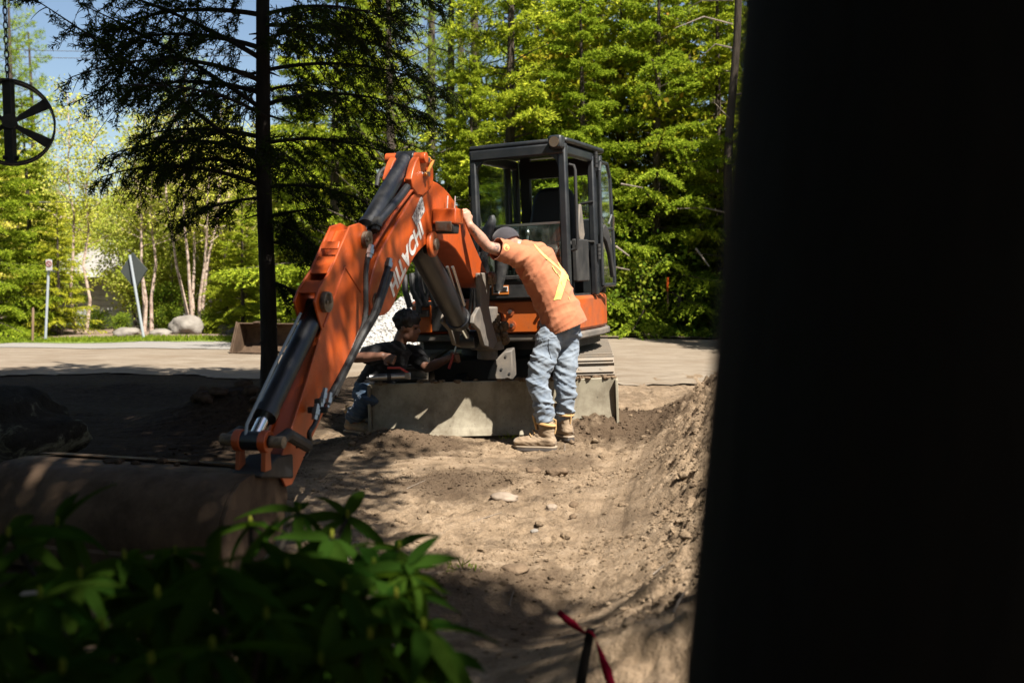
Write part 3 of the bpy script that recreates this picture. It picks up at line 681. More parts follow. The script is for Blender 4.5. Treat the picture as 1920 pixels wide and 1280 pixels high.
# baseline along the lower-right edge of the upper boom, letter tops towards the upper-left edge
aL = Vector(pp(728, 528, W)); bL = Vector(pp(786, 408, W))
part('lettering', on_boom(text_mesh('HITACHI', .2, .0), aL, bL, .125, W+.003), 'letter_white', boom, smooth=0, label='white maker lettering along the boom side')
bd = outline([(772, 408), (790, 366), (796, 395), (780, 425)], W)
mb = MB(); mb.prism(bd, PL, W+.001, W+.004); part('badge', mb, 'badge_plate', boom, smooth=0)

# -- arm
AW = .062
ao = [(656, 424), (674, 418), (687, 425), (692, 441), (689, 480), (685, 510), (683, 560), (678, 608), (633, 717), (585, 822), (548, 908), (536, 912), (524, 884), (532, 842), (544, 812), (575, 716), (604, 618), (596, 590), (590, 566), (599, 540), (621, 505), (641, 458)]
apoly = outline(ao, AW)
armb = MB(); armb.prism(apoly, PL, AW-.012, AW); armb.prism(apoly, PL, -AW, -AW+.012)
arm = part('arm', armb, 'orange_paint', exc, .003)
# inner box of the arm (front face, stays between the side plates)
inner = outline([(664, 432), (680, 430), (684, 480), (678, 560), (672, 608), (628, 716), (582, 815), (545, 898), (534, 896), (531, 870), (548, 812), (579, 716), (607, 622), (622, 575), (637, 500)], AW)
mb = MB(); mb.prism(inner, PL, -AW+.0121, AW-.0121); part('arm_box', mb, 'orange_paint', arm, .004)
for (p0, p1) in (((641, 452), (637, 466)), ((633, 480), (618, 512)), ((610, 525), (596, 548))):
    q0, q1 = pp(*p0, AW), pp(*p1, AW); d = Vector((q1[0]-q0[0], q1[1]-q0[1])); nn = Vector((d.y, -d.x)).normalized()*.008
    mb = MB(); mb.prism([(q0[0], q0[1]), (q1[0], q1[1]), (q1[0]+nn.x, q1[1]+nn.y), (q0[0]+nn.x, q0[1]+nn.y)], PL, -AW+.0121, AW-.0121); part('cross_plate', mb, 'orange_paint', arm, .003)
seam = [pp(x, y, AW) for x, y in ((646, 500), (622, 569), (606, 612))]
mb = MB(); mb.tube([PL(p, AW+.001) for p in seam], .006, 6); part('weld_seam', mb, 'orange_paint', arm)
mb = MB(); mb.tube([PL(pp(x, y, AW), AW+.001) for x, y in ((646, 500), (676, 548))], .005, 6); part('weld_seam', mb, 'orange_paint', arm)
def pinhead(px, py, r, off=AW, mat='rusty_pin', par=arm):
    q = pp(px, py, off); mb = MB(); mb.cyl(PL(q, off+.001), PL(q, off+.03), r, 18); mb.box(PL((q[0]-.0, q[1]+.02), off+.035), (.02, .03, .05)); mb.cyl(PL((q[0]+.03, q[1]), off), PL((q[0]+.03, q[1]), off+.04), .013, 6); part('pin_head', mb, mat, par, .003)
pinhead(683, 450, .05); pinhead(607, 566, .055); pinhead(697, 565, .05)
# -- cylinders
def cylinder(nm, a, b, frac, r, rr, mat='cylinder_paint', off=0):
    A, B = PL(a, off), PL(b, off); d = (B-A).normalized(); L = (B-A).length
    mb = MB(); mb.tube([A, A+d*.03, A+d*.06, A+d*(L*frac-.05), A+d*(L*frac-.049), A+d*L*frac], [r*.7, r*.95, r, r, r*1.1, r*1.1], 24)
    o = part(nm, mb, mat, exc); mb = MB(); mb.cyl(A+d*(L*frac), B, rr, 20); part('piston_rod', mb, 'chrome', o)
    w = Vector((BNV.x, BNV.y, 0))
    for E in (A, B): mb = MB(); mb.cyl(E - w*.06, E + w*.06, r*.85, 18); part('cylinder_eye', mb, mat, o, .004)
    return o, A, B, d
c1, *_ = cylinder('arm_cylinder', pp(762, 297, 0), pp(676, 446, 0), .88, .052, .028)
a2 = pp(596, 575, 0); b2 = pp(474, 826, 0)
c2, A2, B2, d2 = cylinder('bucket_cylinder', a2, b2, .84, .053, .028)
mb = MB(); up2 = (PL((0, 1)) - PL((0, 0))); nperp = Vector((BU.x*d2.z*-1, BU.y*d2.z*-1, (d2.x*BU.x+d2.y*BU.y))).normalized()
mb.tube([A2+d2*.12+nperp*.066-BNV*.030, A2+d2*.5+nperp*.066-BNV*.030, A2+d2*.86+nperp*.062-BNV*.025, A2+d2*.92+nperp*.03-BNV*.02], .0075, 8); part('cylinder_pipe', mb, 'galvanised', c2)
c3, *_ = cylinder('boom_cylinder', pk, (pp(880, 630, 0)[0], .82), .78, .085, .036)
mb = MB(); q0, q1 = pp(846, 500, .09), pp(868, 572, .09)
for k in range(2): mb.tube([PL((q0[0]-.03*k, q0[1]), .10-.05*k), PL((q1[0]-.03*k, q1[1]), .10-.05*k)], .012, 8)
part('cylinder_pipe', mb, 'steel', c3)

# -- hoses and fittings
def hose(pxs, off, r=.016, mat='rubber', nm='hose', par=exc):
    P = [PL(pp(x, y, o), o) for (x, y), o in zip(pxs, off if hasattr(off, '__len__') else [off]*len(pxs))]
    Q = []
    for i in range(len(P)-1):
        p0, p1, p2, p3 = P[max(i-1, 0)], P[i], P[i+1], P[min(i+2, len(P)-1)]
        for k in range(6):
            t = k/6; Q.append(.5*((2*p1)+(p2-p0)*t+(2*p0-5*p1+4*p2-p3)*t*t+(3*p1-p0-3*p2+p3)*t**3))
    Q.append(P[-1]); mb = MB(); mb.tube(Q, r, 10); return part(nm, mb, mat, par)
hose([(728, 500), (722, 520), (710, 560), (700, 590), (682, 622), (648, 690), (622, 738), (612, 760)], [.15, .16, .17, .17, .15, .13, .125, .125], .019)
hose([(733, 512), (716, 560), (704, 592), (676, 640), (640, 712), (626, 742)], [.13, .15, .16, .14, .13, .125], .017)
hose([(690, 478), (686, 510), (686, 545), (684, 600), (664, 655)], [.12, .13, .135, .135, .125], .015)
hose([(768, 345), (748, 372), (726, 398), (706, 420)], [.06, .065, .065, .06], .026, 'cylinder_paint', 'oil_line')
hose([(742, 300), (728, 312), (712, 325), (706, 350)], [-.08, -.12, -.14, -.12], .014)
hose([(776, 352), (742, 396), (718, 432), (700, 462)], [.085, .085, .09, .09], .010, 'orange_paint', 'oil_line')
hose([(758, 366), (736, 400), (712, 430), (694, 470)], [.0, .0, .0, .0], .010, 'orange_paint', 'oil_line')
for i, (x, y, o, r) in enumerate(((768, 343, .06, .034), (706, 421, .06, .036), (703, 423, .04, .032), (694, 472, .13, .022), (728, 497, .15, .026), (607, 742, .13, .018), (616, 750, .13, .018), (592, 772, .12, .022), (600, 760, .12, .02))):
    q = pp(x, y, o); d = Vector((BU.x*.45, BU.y*.45, -.9))
    mb = MB(); c = PL(q, o); mb.tube([c-d*.04, c-d*.015, c-d*.0149, c+d*.015, c+d*.0151, c+d*.04], [r*.75, r*.75, r, r, r*.75, r*.75], 6); part('hose_fitting', mb, 'steel' if i > 2 else 'rubber', exc, smooth=20)
mb = MB(); c = PL(pp(596, 768, .12), .12); mb.box(c, (.10, .03, .03)); mb.box(c+Vector((.0, 0, .03)), (.03, .03, .05)); part('hose_valve', mb, 'dark_trim', exc, .004)
hose([(597, 776), (590, 795), (580, 812), (584, 828), (598, 826)], [.12, .13, .13, .12, .11], .012)
hose([(556, 838), (570, 838), (578, 848), (570, 858)], [.11, .12, .12, .11], .006)
# grey hose covers in front of the cab
for (pts, r) in ((((922, 404), (923, 412), (917, 430), (908, 446), (912, 470)), (.022, .036, .052, .06, .04)), (((930, 428), (934, 450), (940, 500), (934, 545)), (.03, .05, .055, .035)), (((908, 450), (905, 490), (914, 540)), (.04, .05, .035))):
    P = [at(x, y, 8.30) for x, y in pts]; mb = MB(); mb.tube(P, r, 14); part('hose_cover', mb, 'grey_rubber' if pts[0][1] < 410 else 'rubber', exc)
for k in range(5):
    mb = MB(); P = [at(880+6*k+R.uniform(-3, 3), 455+k*6, 8.25), at(872+5*k, 500+5*k, 8.22), at(885+4*k, 545, 8.2), at(880+9*k, 590, 8.25)]; mb.tube(P, .014, 8); part('hose', mb, 'rubber', exc)
for k in range(7):
    mb = MB(); x = 762+6*k; P = [at(x+R.uniform(-4, 4), 500+R.uniform(-10, 20), 8.75), at(x+R.uniform(-12, 12), 545, 8.7), at(x+15+R.uniform(-14, 14), 582+R.uniform(-8, 8), 8.68)]; mb.tube(P, R.uniform(.015, .03), 8); part('hose', mb, 'rubber', exc)

# -- ditching bucket: curved shell with its back to the camera
bR, bL_ = at(458, 900, 4.45), at(16, 900, 4.80)
bx = Vector((bR.x-bL_.x, bR.y-bL_.y, 0)); bw = bx.length; bx.normalize(); by = Vector((bx.y, -bx.x, 0))
if by.y > 0: by = -by
bo_ = Vector((bR.x, bR.y, 0)); gb = .02
def BK(p, o): return bo_ - bx*o + by*p[0] + Vector((0, 0, p[1]*.88+gb))
prof = [(-.34, .44), (-.16, .475), (.0, .48), (.07, .465), (.145, .41), (.205, .315), (.235, .20), (.225, .10), (.19, .01)]
inn = [(x-.012 if z < .46 else x, z-.016) for x, z in prof][::-1]
mb = MB(); mb.prism(prof + inn, BK, 0, bw); bk = part('bucket', mb, 'bucket_steel', exc, .004)
for o in (-.022, bw+.001): mb = MB(); mb.prism(prof + [(-.1, .0), (-.30, .10), (-.36, .28)], BK, o, o+.02); part('bucket_side', mb, 'bucket_steel', bk, .004)
mb = MB(); mb.prism([(.19, .0), (.24, -.005), (.25, .10), (.24, .12), (.232, .105)], BK, .01, bw-.01); part('wear_strip', mb, 'bucket_steel', bk, .003)
mb = MB(); mb.prism([(-.38, .43), (-.34, .46), (-.20, .486), (-.20, .478), (-.34, .444)], BK, .01, bw-.01); part('bucket_lip', mb, 'bucket_steel', bk, .003)
lk = pp(474, 826, 0); bpz = pp(530, 880, 0)
for s in (-1, 1):
    off = s*.066
    q1, q2 = lk, (bpz[0]-.02, bpz[1]+.12)
    mb = MB(); mb.tube([PL(q1, s*.125), PL((q1[0]-.10, q1[1]+.02), s*.125), PL(q2, s*.125)], .03, 10); part('link', mb, 'dark_trim', exc)
    mb = MB(); q = PL(lk, off); mb.cyl(PL(lk, off-.02), PL(lk, off+.02), .052, 20); part('link_eye', mb, 'orange_paint', exc, .004)
    mb = MB(); mb.cyl(PL(lk, off+.021 if s > 0 else off-.03), PL(lk, off+.03 if s > 0 else off-.021), .03, 16); part('link_pin', mb, 'dark_trim', exc)
    mb = MB(); mb.prism([(lk[0]-.02, lk[1]-.02), (lk[0]+.02, lk[1]-.02), (lk[0]+.03, .43+gb), (lk[0]-.03, .43+gb)], PL, off-.012, off+.012); part('bucket_ear', mb, 'orange_old', exc, .003)
mb = MB(); mb.cyl(PL(lk, -.16), PL(lk, .16), .028, 14); part('link_pin', mb, 'rusty_pin', exc)
mb = MB(); mb.prism([(lk[0]-.26, .36), (lk[0]+.05, .425), (lk[0]+.05, .445), (lk[0]-.10, .50), (lk[0]-.26, .48)], PL, -.085, .07); part('bucket_mount', mb, 'dark_trim', exc, .01)
mb = MB(); 
for i in range(9): mb.ell(BK((-.12+R.uniform(-.1, .05), .482), .05+R.uniform(0, bw*.6)), (R.uniform(.015, .04), R.uniform(.015, .03), R.uniform(.008, .018)), nu=7, nv=5)
part('mud_cake', mb, 'dark_soil', exc, smooth=0)['kind'] = 'stuff'
# ------------------------------------------------------------------ people
def loft(mb, pts, rad, ref=None, n=20):
    """closed elliptical tube; rad = [(r_along_ref, r_across)]; ref = direction of the first radius"""
    pts = [Vector(p) for p in pts]; rad = [r if hasattr(r, '__len__') else (r, r) for r in rad]
    # rounded ends
    d0 = (pts[0]-pts[1]).normalized(); d1 = (pts[-1]-pts[-2]).normalized()
    def cap(p, r, d, rev):
        o = [(p + d*min(r)*.75*math.sin(t), (r[0]*math.cos(t), r[1]*math.cos(t))) for t in (.5, .95, 1.35)]
        return o[::-1] if rev else o
    seq = cap(pts[0], rad[0], d0, True) + list(zip(pts, rad)) + cap(pts[-1], rad[-1], d1, False)
    vs = []; a = Vector(ref) if ref is not None else Vector((.3, .2, 1))
    for i, (p, r) in enumerate(seq):
        d = (seq[min(i+1, len(seq)-1)][0] - seq[max(i-1, 0)][0]).normalized()
        x = (a - d*a.dot(d)).normalized(); y = d.cross(x)
        for k in range(n):
            t = 2*math.pi*k/n; vs.append(p + x*math.cos(t)*r[0] + y*math.sin(t)*r[1])
    m = len(seq); fs = [(i*n+k, i*n+(k+1) % n, (i+1)*n+(k+1) % n, (i+1)*n+k) for i in range(m-1) for k in range(n)]
    fs += [tuple(range(n))[::-1], tuple(range((m-1)*n, m*n))]
    mb.add(vs, fs)
def spline(P, k=5):
    P = [Vector(p) for p in P]; Q = []
    for i in range(len(P)-1):
        p0, p1, p2, p3 = P[max(i-1, 0)], P[i], P[i+1], P[min(i+2, len(P)-1)]
        for j in range(k):
            t = j/k; Q.append(.5*((2*p1)+(p2-p0)*t+(2*p0-5*p1+4*p2-p3)*t*t+(3*p1-p0-3*p2+p3)*t**3))
    return Q + [P[-1]]
def organic(mb, voxel=.008, smooth=6, disp=None):
    me = evaluated(mb.mesh('tmp', 0), [('REMESH', dict(mode='VOXEL', voxel_size=voxel, use_smooth_shade=True)), ('SMOOTH', dict(factor=.5, iterations=smooth))])
    if disp:
        c = coords(me); nn = normals(me); setco(me, c + nn*disp(c)[:, None])
    me.polygons.foreach_set('use_smooth', [True]*len(me.polygons)); return me
def hand(mb, w, d, s, nrm, curl, k=1.0, spread=1.0):
    """w wrist point, d finger direction, s side of the thumb, nrm palm side"""
    d = Vector(d).normalized(); s = Vector(s); s = (s - d*s.dot(d)).normalized(); nrm = Vector(nrm); nrm = (nrm - d*nrm.dot(d) - s*nrm.dot(s)).normalized()
    loft(mb, [w - d*.02, w + d*.02*k, w + d*.055*k, w + d*.088*k], [(.028, .022), (.034, .02), (.042, .017), (.038, .014)], s, 14)
    for i, (o, L) in enumerate(((.031, .92), (.011, 1.0), (-.010, .95), (-.030, .78))):
        p = w + d*.082*k + s*o*k; v = d + s*o*1.5*spread; v.normalize(); chain = [p - d*.02*k, p]; a = 0
        for seg, ln in enumerate((.044, .028, .022)):
            a += curl*(.75 if seg == 0 else 1.0); dirv = v*math.cos(a) + nrm*math.sin(a); p = p + dirv*ln*k*L; chain.append(p)
        loft(mb, chain, [.0092*k, .0095*k, .009*k, .0082*k, .0072*k], s, 8)
    p = w + d*.025*k + s*.030*k; v = (d*.62 + s*.62 + nrm*.45).normalized(); v2 = (d*.75 + s*.05 + nrm*.6).normalized()
    loft(mb, [p - s*.015, p + v*.035*k, p + v*.035*k + v2*.03*k, p + v*.035*k + v2*.052*k], [.014*k, .0115*k, .0105*k, .008*k], nrm, 8)
def head(mb, c, f, up):
    f = Vector(f).normalized(); up = Vector(up); up = (up - f*up.dot(f)).normalized(); l = up.cross(f)
    Mx = Matrix((f, l, up)).transposed()
    def P(x, y, z): return c + Mx @ Vector((x, y, z))
    mb.ell(P(-.012, 0, .025), (.100, .078, .098), Mx, 24, 16); mb.ell(P(.045, 0, -.045), (.052, .055, .075), Mx, 20, 12)
    mb.ell(P(.058, 0, -.095), (.030, .034, .024), Mx, 14, 8); mb.ell(P(.01, 0, -.07), (.065, .060, .05), Mx, 16, 10)
    mb.ell(P(.075, 0, .022), (.022, .055, .014), Mx, 14, 8)                                  # brow
    loft(mb, [P(.085, 0, .012), P(.104, 0, -.022), P(.098, 0, -.034)], [.009, .015, .012], l, 10)   # nose
    mb.ell(P(.088, 0, -.062), (.012, .024, .007), Mx, 12, 6); mb.ell(P(.086, 0, -.074), (.012, .021, .007), Mx, 12, 6)
    for s in (-1, 1): mb.ell(P(-.012, s*.080, -.012), (.020, .010, .032), Mx, 12, 8)
    return P, Mx
def folds(seed, amp, sc, dirv=(0, 0, 1), sharp=1.5):
    dv = Vector(dirv).normalized()
    def f(c):
        p = c*np.array([1, 1, 1.0]); along = c @ np.array(dv)
        q = p*sc*.55 + np.outer(along, np.array(dv))*sc*1.3
        w = np.stack([vnoise(q*.6, seed+1), vnoise(q*.6+7, seed+2), vnoise(q*.6+13, seed+3)], -1)
        r = 1 - np.abs(vnoise(q + w*.9, seed)); r2 = 1 - np.abs(vnoise(q*2.1 + w, seed+5))
        return amp*(r**sharp*1.2 - .6 + .45*(r2**2 - .4))
    return f
def strip_on(target, P, width, side, name, mat, parent, off=.008, n=36):
    """ribbon sewn on a cloth mesh: projected on its surface along the way the wearer's back faces"""
    b = bmesh.new(); b.from_mesh(target); bv = BVHTree.FromBMesh(b); Q = spline(P, n//max(1, len(P)-1)); vs = []; fs = []; side = Vector(side).normalized(); k = 5
    for i, q in enumerate(Q):
        for j in range(k):
            t = q + side*width*(j/(k-1)-.5); d = (t - Vector((0, 0, CAM_H))).normalized(); h = bv.ray_cast(t - d*.3, d)
            if h[0] is None: h = bv.find_nearest(t)
            vs.append(h[0] + (h[1] if h[1].dot(d) < 0 else -h[1])*off)
    for i in range(len(Q)-1):
        for j in range(k-1): a = i*k+j; fs.append((a, a+1, a+k+1, a+k))
    b.free(); mb = MB(); mb.add(vs, fs); me = mb.mesh(name, 180); return part(name, me, mat, parent)
def boot(parent, ankle, f, zg, lab=None):
    f = Vector((f[0], f[1], 0)).normalized(); l = Vector((-f.y, f.x, 0)); o = Vector((ankle.x, ankle.y, zg))
    Mx = Matrix((f, l, Vector((0, 0, 1)))).transposed()
    def P(x, y, z): return o + Mx @ Vector((x, y, z))
    mb = MB()
    loft(mb, [P(-.055, 0, .075), P(.02, 0, .07), P(.10, 0, .064), P(.165, 0, .062), P(.212, 0, .056)], [(.050, .047), (.047, .048), (.053, .046), (.057, .038), (.050, .034)], l)
    loft(mb, [P(-.035, 0, .06), P(-.025, 0, .11), P(-.015, 0, .155), P(-.012, 0, .195)], [(.046, .052), (.046, .054), (.050, .060), (.054, .066)], l)
    loft(mb, [P(.02, 0, .14), P(.075, 0, .10), P(.13, 0, .078)], [(.036, .03), (.04, .03), (.042, .028)], l)
    me = organic(mb, .007, 5, folds(int(abs(ankle.x)*100), .006, 26, (.3, .2, 1)))
    bo = part('boot', me, 'boot_leather', parent, label=lab)
    foot = [(-.100, 0), (-.093, .032), (-.06, .046), (.0, .043), (.07, .047), (.14, .056), (.20, .050), (.236, .027), (.246, 0)]
    foot = foot + [(x, -y) for x, y in foot[-2:0:-1]]
    mb = MB(); mb.prism(foot, lambda p, q: P(p[0], p[1], q), -.004, .022); part('sole', mb, 'boot_sole', bo, .004)
    mb = MB(); mb.prism([(x*1.01, y*1.03) for x, y in foot], lambda p, q: P(p[0], p[1], q), .0225, .036); part('sole_welt', mb, 'sole_edge', bo, .004)
    mb = MB(); ring = [P(-.012+.068*math.cos(t), .060*math.sin(t), .205 + .012*math.cos(t)) for t in [2*math.pi*i/20 for i in range(21)]]; mb.tube(ring, .013, 8, False); part('boot_collar', mb, 'boot_collar', bo)
    mb = MB(); mb.prism([(.05, .16), (.065, .16), (.095, .27), (.075, .275)], lambda p, q: P(p[0], q, p[1]), -.028, .028); part('boot_tongue', mb, 'boot_collar', bo, .005)
    mb = MB(); mb.tube([P(-.078, 0, .13), P(-.088, 0, .17), P(-.086, 0, .235), P(-.066, 0, .24)], .007, 6); part('pull_loop', mb, 'boot_collar', bo)
    for k in range(4):
        mb = MB(); x = .05+.026*k; z = .165-.024*k; mb.tube([P(x-.012, -.038, z-.006), P(x+.016, 0, z+.012), P(x-.008, .038, z-.008)], .004, 6); part('lace', mb, 'boot_collar', bo)
    return bo

# ---- worker in the orange shirt
fw = Vector((-.86, .51, 0)).normalized(); lw = Vector((-fw.y, fw.x, 0))           # lw = his left (towards the camera)
if lw.y > 0: lw = -lw
Yw = 7.60
P_ = lambda x, y, dY=0: at(x, y, Yw+dY)
wk = empty('person', (at(1030, 828, Yw).x, Yw, gh(.29, Yw)), 'person in orange T-shirt with yellow reflective cross, jeans and cap, leaning on the boom', 'person')
zg = gh(.25, 7.5)
ankL, ankR = P_(1021, 790, -.12), P_(1057, 790, .06)
hipL, hipR = P_(1034, 625, -.06), P_(1064, 622, .08); pel = P_(1050, 606, .01)
kneeL, kneeR = P_(1009, 715, -.12), P_(1061, 712, .02)
chest, neckb, hd_c = P_(1010, 508, 0), P_(984, 466, .02), P_(949, 461, .01)
shL = P_(966, 478, -.13); elL = P_(914, 462, -.26); wrL = P_(880, 421, -.37); 
shR = P_(1003, 478, .18); elR = P_(1002, 540, .28); wrR = P_(1018, 590, .26)
bd_ = MB()
loft(bd_, spline([pel - Vector((0, 0, .06)), pel, P_(1036, 560), chest, P_(993, 480, .0), neckb], 3), [(.15, .11)]*4 + [(.145, .105)]*4 + [(.15, .10)]*4 + [(.115, .065)]*3 + [(.055, .05)], lw)
for h, k, a in ((hipL, kneeL, ankL), (hipR, kneeR, ankR)): loft(bd_, [h, (h+k)/2, k, (k*.6+a*.4), a - Vector((0, 0, .04))], [.085, .075, .055, .055, .04], lw)
loft(bd_, [shL, (shL+elL)/2, elL, (elL*.62+wrL*.38), wrL], [(.055, .052), (.050, .050), (.041, .042), (.045, .042), (.028, .031)], (0, 0, 1))
loft(bd_, [shR, (shR+elR)/2, elR, (elR*.6+wrR*.4), wrR], [.052, .046, .040, .042, .028], fw)
loft(bd_, [neckb - Vector((-.03, 0, .02)), neckb*.5+hd_c*.5 + Vector((.015, 0, .005)), hd_c + Vector((.03, 0, 0))], [.066, .058, .06], lw)
hf = Vector((-.74, .42, -.52)); HP, HM = head(bd_, hd_c, hf, (-.35, .25, .85))
hdir = (wrL - elL).normalized()*.35 + Vector((-.05, .05, .75))
hand(bd_, wrL, hdir, (.45, .45, .2), (-.9, .1, 0), 1.15, 1.02)
hand(bd_, wrR, (wrR-elR), fw, (0, -1, 0), .5)
me = organic(bd_, .0065, 3)
body_o = part('body', me, ['skin', 'tattooed_skin'], wk)
c = coords(me) + np.array(ORI[wk.name]); pc = np.array([p.center[:] for p in me.polygons]) + np.array(ORI[wk.name])
ax = np.array(wrL-elL); t_ = ((pc - np.array(elL)) @ ax)/(ax @ ax); dist = np.linalg.norm(pc - (np.array(elL) + np.outer(np.clip(t_, -1.2, 1), ax)), axis=1)
me.polygons.foreach_set('material_index', ((t_ > -.9) & (t_ < .95) & (dist < .09)).astype(np.int32)); me.update()
# T-shirt
sh = MB()
hemc = P_(1056, 603, .0)
loft(sh, spline([hemc + (hemc - P_(1040, 562)).normalized()*.16, P_(1047, 580), P_(1032, 545), P_(1013, 508), P_(996, 480, .01), P_(983, 465, .02)], 3),
     [(.192, .158)]*3 + [(.184, .151)]*2 + [(.186, .153)]*4 + [(.195, .150)]*3 + [(.185, .118)]*2 + [(.12, .085), (.085, .07)], lw)
slv = shL*.45 + elL*.55
loft(sh, [shL - (elL-shL)*.45 + Vector((.02, 0, -.01)), shL, slv + (elL-shL).normalized()*.08], [(.10, .09), (.088, .082), (.084, .078)], (0, 0, 1))
loft(sh, [shR - Vector((.02, .05, 0)), shR, shR*.45+elR*.55], [(.09, .08), (.085, .08), (.08, .075)], fw)
sd = folds(21, .013, 4.2, (-.75, .2, .45), 4.0); sd2 = folds(33, .004, 8, (-.6, .1, .8), 5)
def shirt_disp(c):
    return sd(c) + sd2(c)
me = organic(sh, .0075, 8, shirt_disp)
# cut the hem and the sleeve straight
def cut(me, co, no):
    b = bmesh.new(); b.from_mesh(me); bmesh.ops.bisect_plane(b, geom=b.verts[:]+b.edges[:]+b.faces[:], plane_co=co, plane_no=no, clear_outer=True); b.to_mesh(me); b.free(); me.update()
hemn = (hemc - P_(1040, 562)).normalized(); cut(me, hemc + hemn*.055, hemn); cut(me, slv + (elL-shL).normalized()*.035, (elL-shL).normalized())
shirt_src = me.copy()
me.polygons.foreach_set('use_smooth', [True]*len(me.polygons))
so_ = part('t_shirt', me, 'orange_shirt', wk); so_.modifiers.new('thick', 'SOLIDIFY').thickness = -.004
spx = lambda pts, dY=-.2: [P_(x, y, dY) for x, y in pts]
for pts, wd, sd_ in ((((1003, 463), (1020, 480), (1040, 498), (1056, 514), (1068, 524)), .05, (.6, 0, -1)), (((1050, 492), (1057, 510), (1052, 535), (1044, 562)), .05, (1, 0, .12)), (((1058, 518), (1074, 535), (1084, 552)), .04, (.7, 0, -1))):
    strip_on(shirt_src, spx(pts), wd, sd_, 'reflective_stripe', 'hi_vis', wk)
q = MB(); hit = None
b = bmesh.new(); b.from_mesh(shirt_src); bv = BVHTree.FromBMesh(b); b.free()
h = bv.find_nearest(P_(958, 462, -.3)); nn = h[1]; tx = nn.orthogonal().normalized(); ty = nn.cross(tx)
q.add([h[0] + nn*.004] + [bv.find_nearest(h[0] + (tx*math.cos(t)+ty*math.sin(t))*.027)[0] + nn*.005 for t in [2*math.pi*i/16 for i in range(16)]], [(0, 1+i, 1+(i+1) % 16) for i in range(16)]); part('sleeve_patch', q, 'hi_vis', wk, smooth=180)
mb = MB(); band = elL*.46+shL*.54; da = (elL-shL).normalized()
# jeans
je = MB()
loft(je, spline([pel + Vector((-.02, 0, .07)), pel - Vector((0, 0, .02)), pel - Vector((-.01, 0, .11))], 3), [(.165, .135), (.17, .14), (.175, .145), (.178, .15), (.175, .145), (.16, .13), (.13, .11)], lw)
for h, k, a, sx in ((hipL, kneeL, ankL, -1), (hipR, kneeR, ankR, 1)):
    end = a + Vector((.0, 0, .035)); loft(je, spline([h, (h+k)/2 + fw*.01, k + fw*.012, (k+end)/2 - fw*.012, end], 3), [(.112, .108)]*2 + [(.100, .098)]*3 + [(.084, .085)]*3 + [(.078, .080)]*3 + [(.075, .078)]*2, lw)
jf1, jf2, jf3 = folds(51, .014, 6.5, (.5, 0, .8), 3.5), folds(57, .007, 13, (-.3, .1, 1), 3.5), folds(63, .020, 9, (.1, .25, 1), 3)
def jean_disp(c):
    low = sstep(zg+.55, zg+.25, c[:, 2]); return jf1(c)*.8 + jf2(c)*.7 + jf3(c)*low*.7
me = organic(je, .0072, 5, jean_disp); jo = part('jeans', me, 'denim', wk)
jsrc = bmesh.new(); jm = me.copy(); jm.transform(Matrix.Translation(ORI[wk.name])); jsrc.free()
strip_on(jm, [P_(1030, 632, -.3), P_(1048, 629, -.3), P_(1068, 622, -.3)], .012, (0, 0, 1), 'pocket_seam', 'denim', wk, .005)
strip_on(jm, [P_(1030, 634, -.3), P_(1031, 655, -.3), P_(1034, 672, -.3)], .010, (1, 0, 0), 'pocket_seam', 'denim', wk, .005)
strip_on(jm, [P_(1060, 612, -.3), P_(1061, 622, -.3)], .018, (1, 0, 0), 'belt_loop', 'denim', wk, .007)
boot(wk, ankL - Vector((0, 0, 0)), (-.93, .20, 0), zg + .005); boot(wk, ankR, (-.55, .75, 0), gh(ankR.x, ankR.y) + .008)
# cap
cp = MB(); cp.ell(HP(-.012, 0, .032), (.112, .091, .105), HM, 28, 18); me = cp.mesh('cap', 180)
hu = HM @ Vector((0, 0, 1)); hfv = HM @ Vector((1, 0, 0)); cut(me, HP(0, 0, .012), -hu)
co_ = part('cap', me, 'cap_cloth', wk); co_.modifiers.new('thick', 'SOLIDIFY').thickness = -.004
mb = MB(); rim = [(.085, .075), (.14, .062), (.168, .03), (.175, 0), (.168, -.03), (.14, -.062), (.085, -.075)]
mb.prism(rim, lambda p, q: HP(p[0], p[1], .018+q - p[1]**2*3), -.002, .003); part('cap_brim', mb, 'cap_cloth', co_)
for k in range(6):
    a_ = math.pi*k/6; pts = [HP(-.012+.1125*math.cos(t)*math.cos(a_), .0915*math.cos(t)*math.sin(a_), .032+.1055*math.sin(t)) for t in [math.pi*i/14 for i in range(15)]]
    mb = MB(); mb.tube(pts, .0018, 5); part('cap_seam', mb, 'cap_cloth', co_)
mb = MB(); mb.ell(HP(-.012, 0, .138), (.008, .008, .005), HM, 10, 6); part('cap_button', mb, 'cap_cloth', co_)
mb = MB(); mb.tube([HP(-.120*math.cos(t)*1.0, .095*math.sin(t), .020) for t in [-.6+.1*i for i in range(13)]], .006, 6); part('cap_strap', mb, 'cap_cloth', co_)
mb = MB(); mb.ell(HP(-.112, 0, .048), (.012, .030, .020), HM, 14, 8); part('cap_opening', mb, 'skin', co_)
for s in (-1, 1): mb = MB(); mb.ell(HP(.079, s*.030, .004), (.011, .012, .008), HM, 10, 8); part('eye', mb, 'eye', wk)

